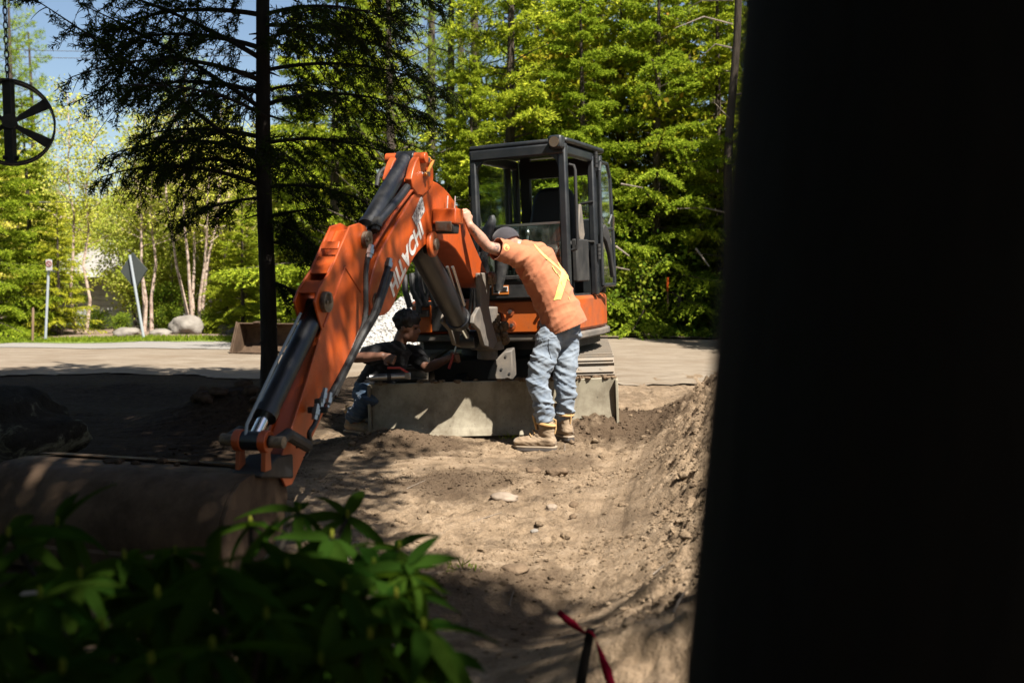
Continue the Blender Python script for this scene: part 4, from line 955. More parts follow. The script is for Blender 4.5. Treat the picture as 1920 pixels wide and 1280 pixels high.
# ---- mechanic crouching behind the blade
Q_ = lambda x, y, Y: at(x, y, Y)
mk = empty('person', (at(715, 760, 8.3).x, 8.3, gh(-1.05, 8.3)), 'person in black T-shirt crouching behind the left end of the blade with a grease gun', 'person')
f2 = Vector((.90, -.35, 0)).normalized(); l2 = Vector((-f2.y, f2.x, 0))
pel2, ch2, nk2, hc2 = Q_(694, 735, 8.32), Q_(726, 680, 8.33), Q_(748, 648, 8.33), Q_(766, 614, 8.32)
sR, eR, wR = Q_(716, 662, 8.20), Q_(666, 671, 8.04), Q_(718, 667, 7.92)
sL, eL, wL = Q_(778, 664, 8.46), Q_(800, 690, 8.36), Q_(842, 672, 8.24)
kR, aR = Q_(692, 745, 8.02), Q_(664, 790, 8.25); kL, aL_ = Q_(745, 745, 8.30), Q_(720, 790, 8.42)
mb = MB()
loft(mb, spline([pel2, ch2, Q_(742, 658, 8.33), nk2], 3), [(.15, .11)]*3 + [(.165, .115)]*3 + [(.16, .09)]*3 + [(.06, .06)], l2)
for a, b_, c_ in ((sR, eR, wR), (sL, eL, wL)): loft(mb, [a, (a+b_)/2, b_, b_*.6+c_*.4, c_], [.054, .048, .041, .043, .028], (0, 0, 1))
for h, k, a in ((pel2 - l2*.08, kR, aR), (pel2 + l2*.08, kL, aL_)): loft(mb, [h, (h+k)/2, k, (k+a)/2, a], [.09, .08, .06, .055, .04], l2)
loft(mb, [nk2 - Vector((.01, 0, .03)), nk2*.5+hc2*.5 - f2*.02, hc2 - f2*.02], [.062, .055, .058], l2)
KP, KM = head(mb, hc2, (.92, -.32, -.12), (.1, 0, 1))
hand(mb, wR, (.85, -.25, -.30), (0, -.3, -1), (.2, -.8, -.6), .75)
hand(mb, wL, (.75, -.35, .15), (.1, -.3, 1), (.2, -1, 0), 1.0)
part('body', organic(mb, .0065, 3), 'shaded_tan_skin', mk)
mb = MB(); loft(mb, spline([Q_(698, 730, 8.32), ch2, Q_(742, 660, 8.33), nk2], 3), [(.185, .14)]*3 + [(.20, .145)]*3 + [(.185, .11)]*3 + [(.08, .07)], l2)
loft(mb, [sR + Vector((.05, 0, .0)), sR, sR*.42+eR*.58], [(.09, .09), .085, .075], (0, 0, 1)); loft(mb, [sL - Vector((.05, 0, 0)), sL, sL*.45+eL*.55], [(.09, .09), .082, .075], (0, 0, 1))
part('t_shirt', organic(mb, .008, 6, folds(71, .009, 11, (.5, 0, .8), 2)), 'black_shirt', mk)
mb = MB(); loft(mb, [pel2 + Vector((0, 0, .04)), pel2 - Vector((0, 0, .06))], [(.17, .13), (.16, .13)], l2)
for h, k, a in ((pel2 - l2*.08, kR, aR), (pel2 + l2*.08, kL, aL_)): loft(mb, [h, (h+k)/2, k, (k+a)/2, a + Vector((0, 0, .05))], [.11, .10, .082, .08, .075], l2)
part('jeans', organic(mb, .008, 5, folds(83, .010, 16, (.2, .1, 1), 1.5)), 'denim_dark', mk)
boot(mk, aR, (.8, -.5, 0), gh(aR.x, aR.y)); boot(mk, aL_, (.9, -.3, 0), gh(aL_.x, aL_.y))
mb = MB(); mb.ell(KP(-.022, 0, .045), (.108, .088, .098), KM, 24, 16)
for i in range(60):
    t = R.uniform(0, 6.28); u = R.uniform(-.1, 1); rr = math.sqrt(max(0, 1-u*u)); p = (-.022+.106*rr*math.cos(t), .086*rr*math.sin(t), .05+.095*u)
    if p[0] > .06 and p[2] < .07: continue
    mb.ell(KP(*p), (.024, .022, .020), KM, 8, 6)
hm = organic(mb, .008, 2, folds(91, .006, 30, (1, 0, .3), 1.5)); cut_co = KP(.062, 0, 0)
part('hair', hm, 'hair', mk)
for s in (-1, 1): mb = MB(); mb.ell(KP(.079, s*.030, .004), (.011, .012, .008), KM, 10, 8); part('eye', mb, 'eye', mk)
# grease gun in his hand and the hose tip in the other
ga, gb_ = at(692, 708, 7.93), at(770, 704, 7.99); gd = (gb_-ga).normalized(); L = (gb_-ga).length
gg = empty('grease_gun', (ga+gb_)/2, 'silver lever grease gun lying on the blade top under his hand', 'grease gun')
mb = MB(); mb.tube([ga-gd*.02, ga, ga+gd*.002, ga+gd*L*.42, ga+gd*L*.42+gd*.002], [.010, .014, .028, .028, .030], 18); part('barrel', mb, 'steel', gg)
mb = MB(); mb.tube([ga+gd*L*.43, ga+gd*L*.52], .031, 18); part('grip', mb, 'rubber', gg)
mb = MB(); mb.tube([ga+gd*L*.525, ga+gd*L*.85, ga+gd*L*.86], [.026, .026, .020], 18); part('barrel_end', mb, 'steel', gg)
mb = MB(); mb.box(ga+gd*L*.93, (.05, .04, .055)); part('gun_head', mb, 'steel', gg, .006)
mb = MB(); mb.tube([ga+gd*L*.95+Vector((0, 0, .02)), ga+gd*L*.75+Vector((0, -.02, .07)), ga+gd*L*.45+Vector((0, -.02, .075))], .010, 8); part('lever', mb, 'red_plastic', gg)
ha = wL + Vector((.03, -.04, -.02)); tl = empty('grease_nozzle', ha, 'thin red and silver nozzle held upright in his far hand', 'tool')
mb = MB(); mb.tube([ha-Vector((.03, 0, .06)), ha+Vector((.012, 0, .06))], .012, 10); part('nozzle_grip', mb, 'red_plastic', tl)
mb = MB(); mb.tube([ha+Vector((.012, 0, .06)), ha+Vector((.04, 0, .15))], .007, 8); part('nozzle_tip', mb, 'steel', tl)
# ------------------------------------------------------------------ vegetation
def rand_rot(n, rs):
    """n random orthonormal (u, v) pairs"""
    u = rs.normal(size=(n, 3)); u /= np.linalg.norm(u, axis=1)[:, None]
    w = rs.normal(size=(n, 3)); v = np.cross(u, w); v /= np.linalg.norm(v, axis=1)[:, None]; return u, v
def cards(pos, u, v, L, W, tip=.5, name='crown'):
    """leaf-shaped quads: base, two sides, tip"""
    pos = np.asarray(pos); L = np.asarray(L).reshape(-1, 1)*np.ones((len(pos), 1)); W = np.asarray(W).reshape(-1, 1)*np.ones((len(pos), 1))
    a = pos; b = pos + u*L*tip + v*W*.5; c = pos + u*L; d = pos + u*L*tip - v*W*.5
    V = np.stack([a, b, c, d], 1).reshape(-1, 3); F = np.arange(len(V)).reshape(-1, 4)
    return V, F
def unit(a): return a/np.maximum(1e-9, np.linalg.norm(a, axis=-1, keepdims=True))
def make_spruce(name, H, base, rad, seed, mat='spruce_leaf', bark_='bark_brown', nbr=110, loc=(0, 0, -60), dead=10, twigs=16, cards_per=17, size=.105, droop=.25, rise=0.0, up0=.12, sector=None, trunk_r=None, label='', density=1.0, topbare=0):
    rs = np.random.RandomState(seed); o = empty(name, loc, label, 'tree')
    tr = MB(); lean = rs.normal(size=2)*.012*H; tr0 = trunk_r or .016*H
    pts = [Vector((lean[0]*(t**2), lean[1]*(t**2), H*t)) for t in np.linspace(0, 1, 9)]
    tr.tube([p for p in pts], [tr0*(1.25 if i == 0 else 1)*(1 - .93*i/8) for i in range(9)], 10)
    P, U, Vv, LL, WW = [], [], [], [], []
    bmb = MB()
    for i in range(nbr):
        h = base + (H*.985-base)*((i+rs.rand())/nbr)**1.15; rel = (h-base)/(H-base)
        az = i*2.399 + rs.normal()*.35
        if sector is not None and rs.rand() < sector(az): continue
        L = rad*(1 - rel)**.8*(.65 + .5*rs.rand()) + .15
        if h < base + .2*(H-base): L *= .75+.4*rs.rand()
        el = up0 + .35*rel + rise + rs.normal()*.08; d0 = np.array([math.cos(az), math.sin(az), 0]); n = 7
        c = np.array([[lean[0]*(h/H)**2, lean[1]*(h/H)**2, h]]) + np.array([d0*L*t + np.array([0, 0, L*(math.tan(el)*t - droop*t*t + droop*.35*t**4)]) for t in np.linspace(0, 1, n)])
        bmb.tube([Vector(x) for x in c], [max(.004, .012*L*(1-.9*k/(n-1))) for k in range(n)], 5, False)
        if i % max(1, nbr//max(1, dead)) == 0 and dead: continue
        side = np.cross(d0, [0, 0, 1])
        ts = np.linspace(.16, 1, twigs) + rs.normal(size=twigs)*.02
        for t in ts:
            t = min(max(t, .05), 1); k = t*(n-1); k0 = min(int(k), n-2); p = c[k0]*(1-(k-k0)) + c[k0+1]*(k-k0); dirb = unit(c[k0+1]-c[k0])
            for s in (-1, 1):
                if rs.rand() > density: continue
                tl = L*(.16 + .34*(1-t)*min(1, t*3))*(.7+.6*rs.rand()); td = unit(dirb*(.75+.2*rs.rand()) + s*side*.8 + np.array([0, 0, -.18 + rs.normal()*.12]))
                m = max(3, int(cards_per*tl/.30)); q = p + np.outer(np.linspace(.08, 1, m), td*tl) + np.outer(np.linspace(0, 1, m)**2, [0, 0, -.25*tl])
                j = rs.normal(size=(m, 3)); u = unit(td + .55*j); P.append(q); U.append(u); Vv.append(unit(np.cross(u, np.array([.15, -.25, 1.0]) + .55*rs.normal(size=(m, 3))))); LL.append(size*(.7+.6*rs.rand(m))); WW.append(size*.36*(.7+.6*rs.rand(m)))
    V, F = cards(np.concatenate(P), np.concatenate(U), np.concatenate(Vv), np.concatenate(LL), np.concatenate(WW))
    part('trunk', tr, bark_, o, world=False); part('branches', bmb, bark_, o, world=False)['kind'] = 'stuff'
    part('crown', np_mesh('crown', V, F, False), mat, o, world=False)
    return o
def make_pine(name, H, base, rad, seed, label, loc=(0, 0, -60), ntuft=900, mat='pine_leaf', needle=.16, bark_='bark_brown'):
    rs = np.random.RandomState(seed); o = empty(name, loc, label, 'tree'); tr = MB()
    tr.tube([Vector((.02*H*math.sin(t*2), .01*H*t, H*t)) for t in np.linspace(0, 1, 9)], [.017*H*(1-.85*i/8) for i in range(9)], 10)
    bm_ = MB(); P, U = [], []; nb = 60
    for i in range(nb):
        h = base + (H-base)*(i+rs.rand())/nb; rel = (h-base)/(H-base); az = i*2.4+rs.normal()*.3; L = rad*(1-.75*rel)*(.6+.6*rs.rand()); d = np.array([math.cos(az), math.sin(az), 0]); s = np.cross(d, [0, 0, 1])
        c = [np.array([0, 0, h]) + d*L*t + np.array([0, 0, L*(.25*t+.18*t*t)]) for t in np.linspace(0, 1, 6)]
        bm_.tube([Vector(x) for x in c], [max(.006, .014*L*(1-.15*k)) for k in range(6)], 5, False)
        for k in range(int(ntuft/nb)):
            t = .3+.7*rs.rand()**.7; p = np.array([0, 0, h]) + d*L*t + np.array([0, 0, L*(.25*t+.18*t*t)]) + s*rs.normal()*.22*L*(1.1-t*.6) + np.array([0, 0, rs.normal()*.10])
            a = unit(d*.6 + s*rs.normal()*.5 + np.array([0, 0, .5+.3*rs.normal()])); m = 16
            P.append(np.repeat(p[None], m, 0)); U.append(unit(a*.75 + rs.normal(size=(m, 3))*.62))
    P = np.concatenate(P); U = np.concatenate(U); N = len(P)
    V, F = cards(P, U, unit(np.cross(U, rs.normal(size=(N, 3)))), needle*(.7+.5*rs.rand(N)), needle*.085, .45)
    part('trunk', tr, bark_, o, world=False); part('branches', bm_, bark_, o, world=False)['kind'] = 'stuff'; part('crown', np_mesh('crown', V, F, False), mat, o, world=False)
    return o
def make_leafy(name, H, seed, label, stems=1, spread=.15, crown0=.3, nl=9000, size=.075, mat='spring_leaf', bark_='bark_grey', tr0=.05, width=1.5, loc=(0, 0, -60), leanv=None, cat='tree'):
    rs = np.random.RandomState(seed); o = empty(name, loc, label, cat); tips = []; bm_ = MB()
    for s in range(stems):
        az = 6.283*s/stems + rs.rand(); l = spread*H*(.5+.8*rs.rand()) if stems > 1 else .05*H
        b0 = Vector((math.cos(az)*.12*(stems > 1), math.sin(az)*.12*(stems > 1), 0)); top = Vector((math.cos(az)*l, math.sin(az)*l, H*(.8+.2*rs.rand())))
        wob = [Vector((rs.normal()*.03*H*.3, rs.normal()*.03*H*.3, 0)) for _ in range(7)]
        pts = [b0.lerp(top, t) + wob[i]*(i > 0) for i, t in enumerate(np.linspace(0, 1, 7))]
        mb = MB(); mb.tube(pts, [tr0*(1.2 if i == 0 else 1)*(1-.13*i) for i in range(7)], 8); part('trunk', mb, bark_, o, world=False)
        nb = int(26/max(1, stems**.5))
        for i in range(nb):
            t = crown0 + (1-crown0)*(i+rs.rand())/nb; k = t*6; k0 = min(int(k), 5); p = pts[k0].lerp(pts[k0+1], k-k0); a = i*2.4+rs.rand(); L = width*(.35+.65*math.sin(math.pi*min(1, .15+.85*t)))*(.5+.6*rs.rand())
            e = p + Vector((math.cos(a)*L, math.sin(a)*L, L*(.35+.5*rs.rand()))); mid = p.lerp(e, .5) + Vector((0, 0, -.06*L)); bm_.tube([p, mid, e], [tr0*.28, tr0*.18, tr0*.07], 5, False)
            for q in range(5):
                f = .3+.7*rs.rand(); c = p.lerp(e, f) + Vector(rs.normal(size=3)*.20*L); bm_.tube([p.lerp(e, f*.8), c], [tr0*.10, tr0*.04], 4, False); tips.append(c)
    tips = np.array(tips); idx = rs.randint(0, len(tips), nl); pos = tips[idx] + rs.normal(size=(nl, 3))*np.array([.17, .17, .12])*(.5+width*.35)
    u, v = rand_rot(nl, rs); u[:, 2] -= .3; u = unit(u); v = np.array(SUN)*1.0 + .75*rs.normal(size=(nl, 3))
    V, F = cards(pos, u, unit(np.cross(u, v)), size*(.6+.8*rs.rand(nl)), size*.7*(.6+.8*rs.rand(nl)), .45)
    part('branches', bm_, bark_, o, world=False)['kind'] = 'stuff'; part('crown', np_mesh('crown', V, F, False), mat, o, world=False)
    return o
def put(proto, used, px, Y, sc, rz, label, group, dz=-.05):
    x = (px-960)/FPX*Y; loc = (x, Y, gh(x, Y)+dz)
    if proto.name not in used:
        used.add(proto.name); proto.location = loc; proto.rotation_euler = (0, 0, rz); proto.scale = (sc, sc, sc); proto['label'] = label; proto['group'] = group; return proto
    return copy_tree(proto, loc, rz, sc, label, group)
used = set()
SPR = [make_spruce('spruce_tree', 9.5, .25, 2.3, 3), make_spruce('spruce_tree', 9.0, .5, 1.9, 14, droop=.35), make_spruce('spruce_tree', 10.5, .9, 2.5, 25, dead=18, density=.8)]
PIN = [make_pine('pine_tree', 11, 2.0, 2.6, 4, ''), make_pine('pine_tree', 12, 3.5, 2.4, 9, '')]
DEC = [make_leafy('young_tree', 5.2, 6, '', 1, nl=16000, width=1.5, size=.078, crown0=.12), make_leafy('young_tree', 6.0, 16, '', 2, .1, nl=17000, width=1.5, size=.078, crown0=.15), make_leafy('young_tree', 4.4, 26, '', 3, .12, nl=15000, width=1.3, size=.078, crown0=.1)]
MAP = [make_leafy('maple_tree', 8.0, 36, '', 1, crown0=.35, nl=6000, size=.13, mat='maple_leaf', tr0=.08, width=2.2)]
GB = 'trees of the wood behind the excavator'
wood = [  # px, Y, kind, scale, label
 (628, 21.5, SPR[0], .95, 'bright spruce seen just right of the dark near trunk'),
 (690, 25.0, SPR[1], 1.0, 'spruce behind the top of the orange arm'),
 (748, 20.5, PIN[0], .78, 'long-needled pine above the raised end of the boom'),
 (838, 22.5, PIN[0], .90, 'long-needled pine between the boom top and the cab'),
 (800, 28.0, PIN[1], 1.05, 'tall pine standing behind the two bright pines'),
 (905, 24.5, PIN[1], .95, 'pine with bare lower trunk behind the left cab post'),
 (888, 19.6, SPR[1], .62, 'small spruce right behind the left cab post'),
 (955, 21.0, SPR[2], .98, 'spruce seen above the cab roof, left of the middle'),
 (1035, 23.5, SPR[0], 1.05, 'full spruce seen through and above the cab window'),
 (1095, 19.8, SPR[1], .80, 'spruce rising behind the right cab post'),
 (1160, 21.5, SPR[0], .92, 'broad spruce right of the open cab door'),
 (1228, 20.4, SPR[2], .78, 'spruce above the orange-topped stake'),
 (1285, 23.0, SPR[1], 1.0, 'spruce behind the black path light'),
 (1345, 21.0, SPR[0], .85, 'spruce next to the near black trunk'),
 (1120, 27.5, SPR[2], 1.15, 'tall spruce deep in the wood behind the cab'),
 (1250, 28.5, PIN[1], 1.0, 'pine deep in the wood right of the cab'),
 (1010, 30.0, SPR[0], 1.2, 'far spruce over the cab roof'),
 (1400, 26.0, SPR[1], 1.1, 'spruce half hidden by the near black trunk'),
 (700, 33.0, SPR[2], 1.2, 'far spruce behind the boom'), (560, 30.0, SPR[1], 1.05, 'far spruce left of the boom'),
 (1240, 21.6, MAP[0], .85, 'yellow-leaved maple spreading above the open cab door'),
 (1060, 22.6, MAP[0], .85, 'yellow-leaved maple behind the cab work light'),
 (1480, 22.0, SPR[2], 1.0, 'spruce hidden behind the near black trunk'), (1600, 20.0, SPR[0], 1.0, 'spruce far to the right behind the near trunk'),
 (880, 36.0, PIN[0], 1.3, 'far pine over the boom foot'), (1180, 36.0, PIN[0], 1.25, 'far pine over the cab door'), (1330, 33.0, PIN[1], 1.2, 'far pine next to the near black trunk')]
for i, (px, Y, pr_, sc, lab) in enumerate(wood): put(pr_, used, px, Y, sc, i*1.7, lab, GB)
GL = 'trees beyond the road'
left = [(-20, 24.5, SPR[0], .72, 'dark green spruce at the left edge beside the road'), (62, 26.5, SPR[1], .70, 'bushy spruce beside the white road sign'), (110, 25.3, SPR[2], .34, 'low spruce under the white road sign'),
 (455, 25.5, SPR[0], .42, 'small spruce left of the near trunk'), (425, 27.0, SPR[1], .40, 'small round spruce left of the dark trunk, further back'),
 (30, 41, PIN[1], 1.15, 'tall pine against the sky behind the hanging wheel'), (66, 46, PIN[0], 1.25, 'tall pine against the sky right of the hanging wheel'), (-60, 38, PIN[1], 1.2, 'tall pine at the upper left corner'),
 (350, 44, PIN[0], 1.15, 'far pine behind the dark hanging boughs'), (430, 40, SPR[0], 1.0, 'far spruce just left of the dark trunk'), (255, 52, SPR[1], .75, 'far spruce behind the diamond sign')]
for i, (px, Y, pr_, sc, lab) in enumerate(left): put(pr_, used, px, Y, sc, 1+i*2.1, lab, GL)
THL = ['yellow-green leafy tree just below the hanging wheel', 'yellow-green leafy tree left of the grey house', 'tall leafy tree rising behind the house roof, left one', 'tall leafy tree rising behind the house roof, right one', 'leafy tree right behind the leaning diamond sign',
 'leafy tree between the thin and the splayed birch clumps, back one', 'leafy tree between the thin and the splayed birch clumps, front one', 'leafy tree behind the splayed birch stems', 'leafy tree right of the splayed birch clump', 'leafy tree above the low spruces left of the dark trunk', 'leafy tree seen either side of the dark near trunk',
 'leafy tree between the dark trunk and the orange arm', 'leafy tree behind the upper end of the orange arm', 'leafy tree behind the orange arm, far one', 'leafy tree at the left edge behind the roadside spruce', 'far leafy tree behind the shed', 'far leafy tree behind the white road sign', 'far leafy tree above the diamond sign', 'far leafy tree above the low spruces', 'far leafy tree behind the dark near trunk']
for i, (px, Y, k, sc) in enumerate([(20, 33, 0, 1.1), (75, 36, 1, 1.1), (135, 56, 2, 1.5), (215, 58, 1, 1.2), (262, 31.5, 2, 1.05), (290, 35, 0, 1.25), (320, 30.5, 1, .95), (365, 33, 2, 1.3), (400, 29.0, 0, 1.0), (440, 34, 1, 1.15), (480, 30, 2, 1.2), (530, 33, 0, 1.25), (575, 28.5, 1, 1.0), (610, 35, 2, 1.4), (-40, 30, 1, 1.1), (350, 41, 1, 1.4), (100, 40, 2, 1.3), (285, 46, 1, 1.1), (420, 44, 0, 1.6), (500, 42, 1, 1.5)]):
    put(DEC[k], used, px, Y, sc, i*1.3, THL[i], 'thicket of young leafy trees beyond the road')
# birches with pale stems
for px, Y, n, sp, H, sd, lab in ((150, 26.2, 2, .05, 6.5, 5, 'two-stemmed pale birch in front of the grey house'), (274, 26.0, 3, .04, 6.2, 7, 'clump of thin birch stems beside the leaning diamond sign'), (366, 25.6, 5, .13, 6.0, 8, 'clump of splayed pale birch stems by the garden boulder'), (405, 27.5, 2, .06, 6.4, 12, 'slender two-stemmed birch right of the splayed clump')):
    x = (px-960)/FPX*Y; make_leafy('birch_tree', H, sd, lab, n, sp, .42, 4200, .07, bark_='bark_birch', tr0=.046, width=1.0, loc=(x, Y, gh(x, Y)))['group'] = 'pale birches in the garden bed'
# large dark trunk at the edge of the wood
x = (1374-960)/FPX*19.5; o = empty('bare_pine_tree', (x, 19.5, gh(x, 19.5)), 'tall bare grey-brown trunk beside the near black trunk', 'tree')
mb = MB(); mb.tube([Vector((-.16+.05*math.sin(z*1.3)+.02*z, 0, z)) for z in np.linspace(-.1, 9, 12)], [.105-.004*i for i in range(12)], 12); part('trunk', mb, 'bark_brown', o, world=False)
mb = MB(); rs = np.random.RandomState(3)
for i in range(14):
    z = 2.4+.45*i; a = rs.rand()*6.28; L = .5+rs.rand()*.9; mb.tube([Vector((-.1, 0, z)), Vector((-.1+math.cos(a)*L*.5, math.sin(a)*L*.5, z+.1)), Vector((-.1+math.cos(a)*L, math.sin(a)*L, z+.05+rs.normal()*.2))], [.022, .014, .005], 5)
part('branches', mb, 'dead_wood', o, world=False)['kind'] = 'stuff'
# shrubs of the understorey
SHR = make_leafy('shrub', 1.5, 44, '', 4, .3, .1, 3600, .085, 'ground_leaf', 'bark_brown', .02, .7, cat='shrub')
for i, (px, Y, sc, lab) in enumerate(((1165, 19.6, 1.0, 'leafy shrub beside the open cab door'), (1215, 20.3, 1.25, 'leafy shrub left of the orange-topped stake'), (1300, 20.6, 1.15, 'leafy shrub right of the black path light'), (1335, 19.4, .8, 'low shrub at the edge of the near black trunk'), (1250, 22.2, 1.4, 'tall shrub up the slope behind the stake'), (770, 19.8, 1.0, 'shrub behind the gravel heap'), (720, 21.0, 1.1, 'shrub between arm and gravel heap'), (1190, 22, 1.5, 'shrub up the slope behind the cab door'), (660, 20.6, 1.0, 'shrub just right of the arm, at the edge of the wood'))):
    put(SHR, used, px, Y, sc, i*2.2, lab, 'shrubs of the understorey')
for i, (px, Y, sc, lab) in enumerate(((225, 25.6, .38, 'dark little bush beside the diamond sign pole'), (180, 27, .4, 'bush in front of the grey house'), (320, 26.3, .5, 'small plant left of the pale boulder'), (392, 25.6, .45, 'small plant right of the pale boulder'), (300, 27.5, .8, 'bush between the birch clumps'))):
    put(SHR, used, px, Y, sc, i*1.2, lab, 'bushes of the garden bed')
# ground cover at the edge of the wood, grass at the roadside
rs = np.random.RandomState(77)
def scatter(n, xf, yf, keep=None):
    x = xf(n); y = yf(n)
    if keep is not None: m = keep(x, y); x, y = x[m], y[m]
    return np.stack([x, y, gz(x, y)], -1)
p = scatter(15000, lambda n: rs.uniform(-2.5, 7, n), lambda n: 18.5 + np.abs(rs.normal(size=n))*1.3, lambda x, y: fbm(np.stack([x*1.2, y*1.2, x*0], -1), 3, 3) > -.25)
p[:, 2] += rs.uniform(.03, .28, len(p))*(.6+.6*vnoise(p*1.5, 4)); u, v = rand_rot(len(p), rs); u[:, 2] = np.abs(u[:, 2])*.7; u = unit(u)
V, F = cards(p, u, unit(np.cross(u, v)), .10*(.6+.7*rs.rand(len(p))), .06*(.6+.7*rs.rand(len(p))))
setting('ground_cover', np_mesh('ground_cover', V, F, False), 'ground_leaf', 'stuff', 'low green ground cover at the edge of the wood', 'plants')
p = scatter(26000, lambda n: rs.uniform(-15, -1.5, n), lambda n: rs.uniform(22.3, 24.6, n), lambda x, y: (y > 22.75+.02*x) & (y < 24.3+.02*x))
u = unit(np.stack([rs.normal(size=len(p))*.45, rs.normal(size=len(p))*.45, np.ones(len(p))], -1)); V, F = cards(p, u, unit(np.cross(u, rs.normal(size=p.shape))), .10*(.5+rs.rand(len(p))), .02)
setting('roadside_grass', np_mesh('roadside_grass', V, F, False), 'grass_leaf', 'stuff', 'strip of short grass along the far side of the road', 'grass')

# ---- near conifer: dark trunk and boughs in front of the bright wood
NTX, NTY = (501-960)/FPX*9.2, 9.2
def near_conifer():
    rs = np.random.RandomState(8); o = empty('fir_tree', (NTX, NTY, gh(NTX, NTY)-.05), 'dark shaded fir with straight black trunk left of the excavator arm', 'tree')
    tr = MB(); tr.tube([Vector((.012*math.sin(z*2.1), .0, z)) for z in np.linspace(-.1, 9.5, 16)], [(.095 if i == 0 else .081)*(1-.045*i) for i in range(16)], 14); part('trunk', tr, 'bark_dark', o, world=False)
    P, U, LL = [], [], []; bm_ = MB()
    def bough(h, az, L, el, droop, dens=1.0, r0=.02):
        d0 = np.array([math.cos(az), math.sin(az), 0]); side = np.cross(d0, [0, 0, 1]); n = 12
        ts = np.linspace(0, 1, n); c = np.array([np.array([0, 0, h]) + d0*L*t + np.array([0, 0, L*(math.tan(el)*t - droop*t*t)]) + side*.05*L*math.sin(3*t+az) for t in ts])
        bm_.tube([Vector(x) for x in c], [max(.004, r0*(1-.85*t)) for t in ts], 6, False)
        for t in np.arange(.10, 1.0, .030/dens)+rs.normal(size=len(np.arange(.10, 1.0, .030/dens)))*.012:
            t = min(max(t, .02), 1.0); k = t*(n-1); k0 = min(int(k), n-2); p = c[k0]*(1-(k-k0)) + c[k0+1]*(k-k0); db = unit(c[k0+1]-c[k0])
            s = 1 if rs.rand() < .5 else -1; tl = L*(.12+.22*math.sin(math.pi*min(1, t+.1)))*(.5+.8*rs.rand()); td = unit(db*.8 + s*side*.8 + np.array([0, 0, -.38+rs.normal()*.40]) + rs.normal(size=3)*.2)
            m = 7; q = np.array([p + td*tl*f + np.array([0, 0, -.45*tl*f*f]) for f in np.linspace(0, 1, m)]); bm_.tube([Vector(x) for x in q], [.005, .0045, .004, .0035, .003, .0025, .002], 4, False)
            if rs.rand() < .20: continue                          # bare dead twig
            segs = [(q, tl)]
            for f in (2, 3, 4, 5):
                s2 = rs.choice([-1, 1]); d2 = unit(td*.8 + s2*unit(np.cross(td, [0, 0, 1]))*.7 + np.array([0, 0, -.3+.2*rs.normal()])); l2_ = tl*.42*(.5+.7*rs.rand()); q2 = np.array([q[f] + d2*l2_*g for g in np.linspace(0, 1, 4)]); bm_.tube([Vector(x) for x in q2], .0022, 3, False); segs.append((q2, l2_))
            for qq, l_ in segs:
                m2 = int(l_/.0075)+3; f = rs.rand(m2)*(len(qq)-1); i0 = np.minimum(f.astype(int), len(qq)-2); pos = qq[i0]*(1-(f-i0))[:, None] + qq[i0+1]*(f-i0)[:, None]; dd_ = unit(qq[i0+1]-qq[i0])
                P.append(pos); U.append(unit(dd_*.55 + rs.normal(size=(m2, 3))*.55)); LL.append(.055*(.7+.5*rs.rand(m2)))
    # ascending limbs to the left, drooping boughs all round
    for h, az, L, el, dr in ((2.25, 3.25, 2.0, .68, .08), (2.75, 3.05, 1.7, .62, .14), (3.2, 3.35, 1.5, .5, .15), (2.05, 3.3, 1.45, .42, .40), (2.5, 2.9, 1.3, .25, .22), (2.9, 2.95, 1.4, .30, .28), (3.3, 3.1, 1.5, .3, .30), (2.35, 3.45, 1.35, .3, .35), (3.6, 2.9, 1.6, .2, .25), (2.15, 2.7, 1.2, .5, .5), (3.0, 3.5, 1.6, .35, .4)): bough(h, az, L, el, dr, 1.0, .026)
    for h, az, L, el, dr in ((2.05, -.15, 1.15, .15, .35), (2.45, .15, 1.45, .2, .35), (2.8, -.25, 1.6, .22, .32), (3.1, .05, 1.8, .2, .32), (3.5, .3, 1.5, .1, .3), (3.6, -.3, 1.5, .15, .3), (4.0, 0, 1.6, .1, .3), (1.55, .2, .75, .1, .6), (1.75, -.4, .9, -.1, .5), (1.2, -.1, .7, -.2, .4)): bough(h, az, L, el, dr, 1.1, .02)
    for i in range(34): h = 1.9+.20*i+rs.normal()*.12; bough(h, i*2.4+.5+rs.normal()*.4, (1.45-.018*i*i*.06)*(.45+.7*rs.rand()), .12+.02*i+rs.normal()*.12, .28+rs.normal()*.1, .7, .018)
    for i in range(16):                                          # broken stubs on the trunk
        h = .5+rs.rand()*3.2; a = rs.rand()*6.28; L = .08+.25*rs.rand(); bm_.tube([Vector((0, 0, h)), Vector((math.cos(a)*L, math.sin(a)*L, h+.05*rs.normal()))], [.014, .005], 5)
    P = np.concatenate(P); U = np.concatenate(U); LLa = np.concatenate(LL); V, F = cards(P, U, unit(np.cross(U, rs.normal(size=P.shape))), LLa, .0098, .4)
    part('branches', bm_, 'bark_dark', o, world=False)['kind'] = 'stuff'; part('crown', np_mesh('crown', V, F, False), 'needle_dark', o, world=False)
near_conifer()

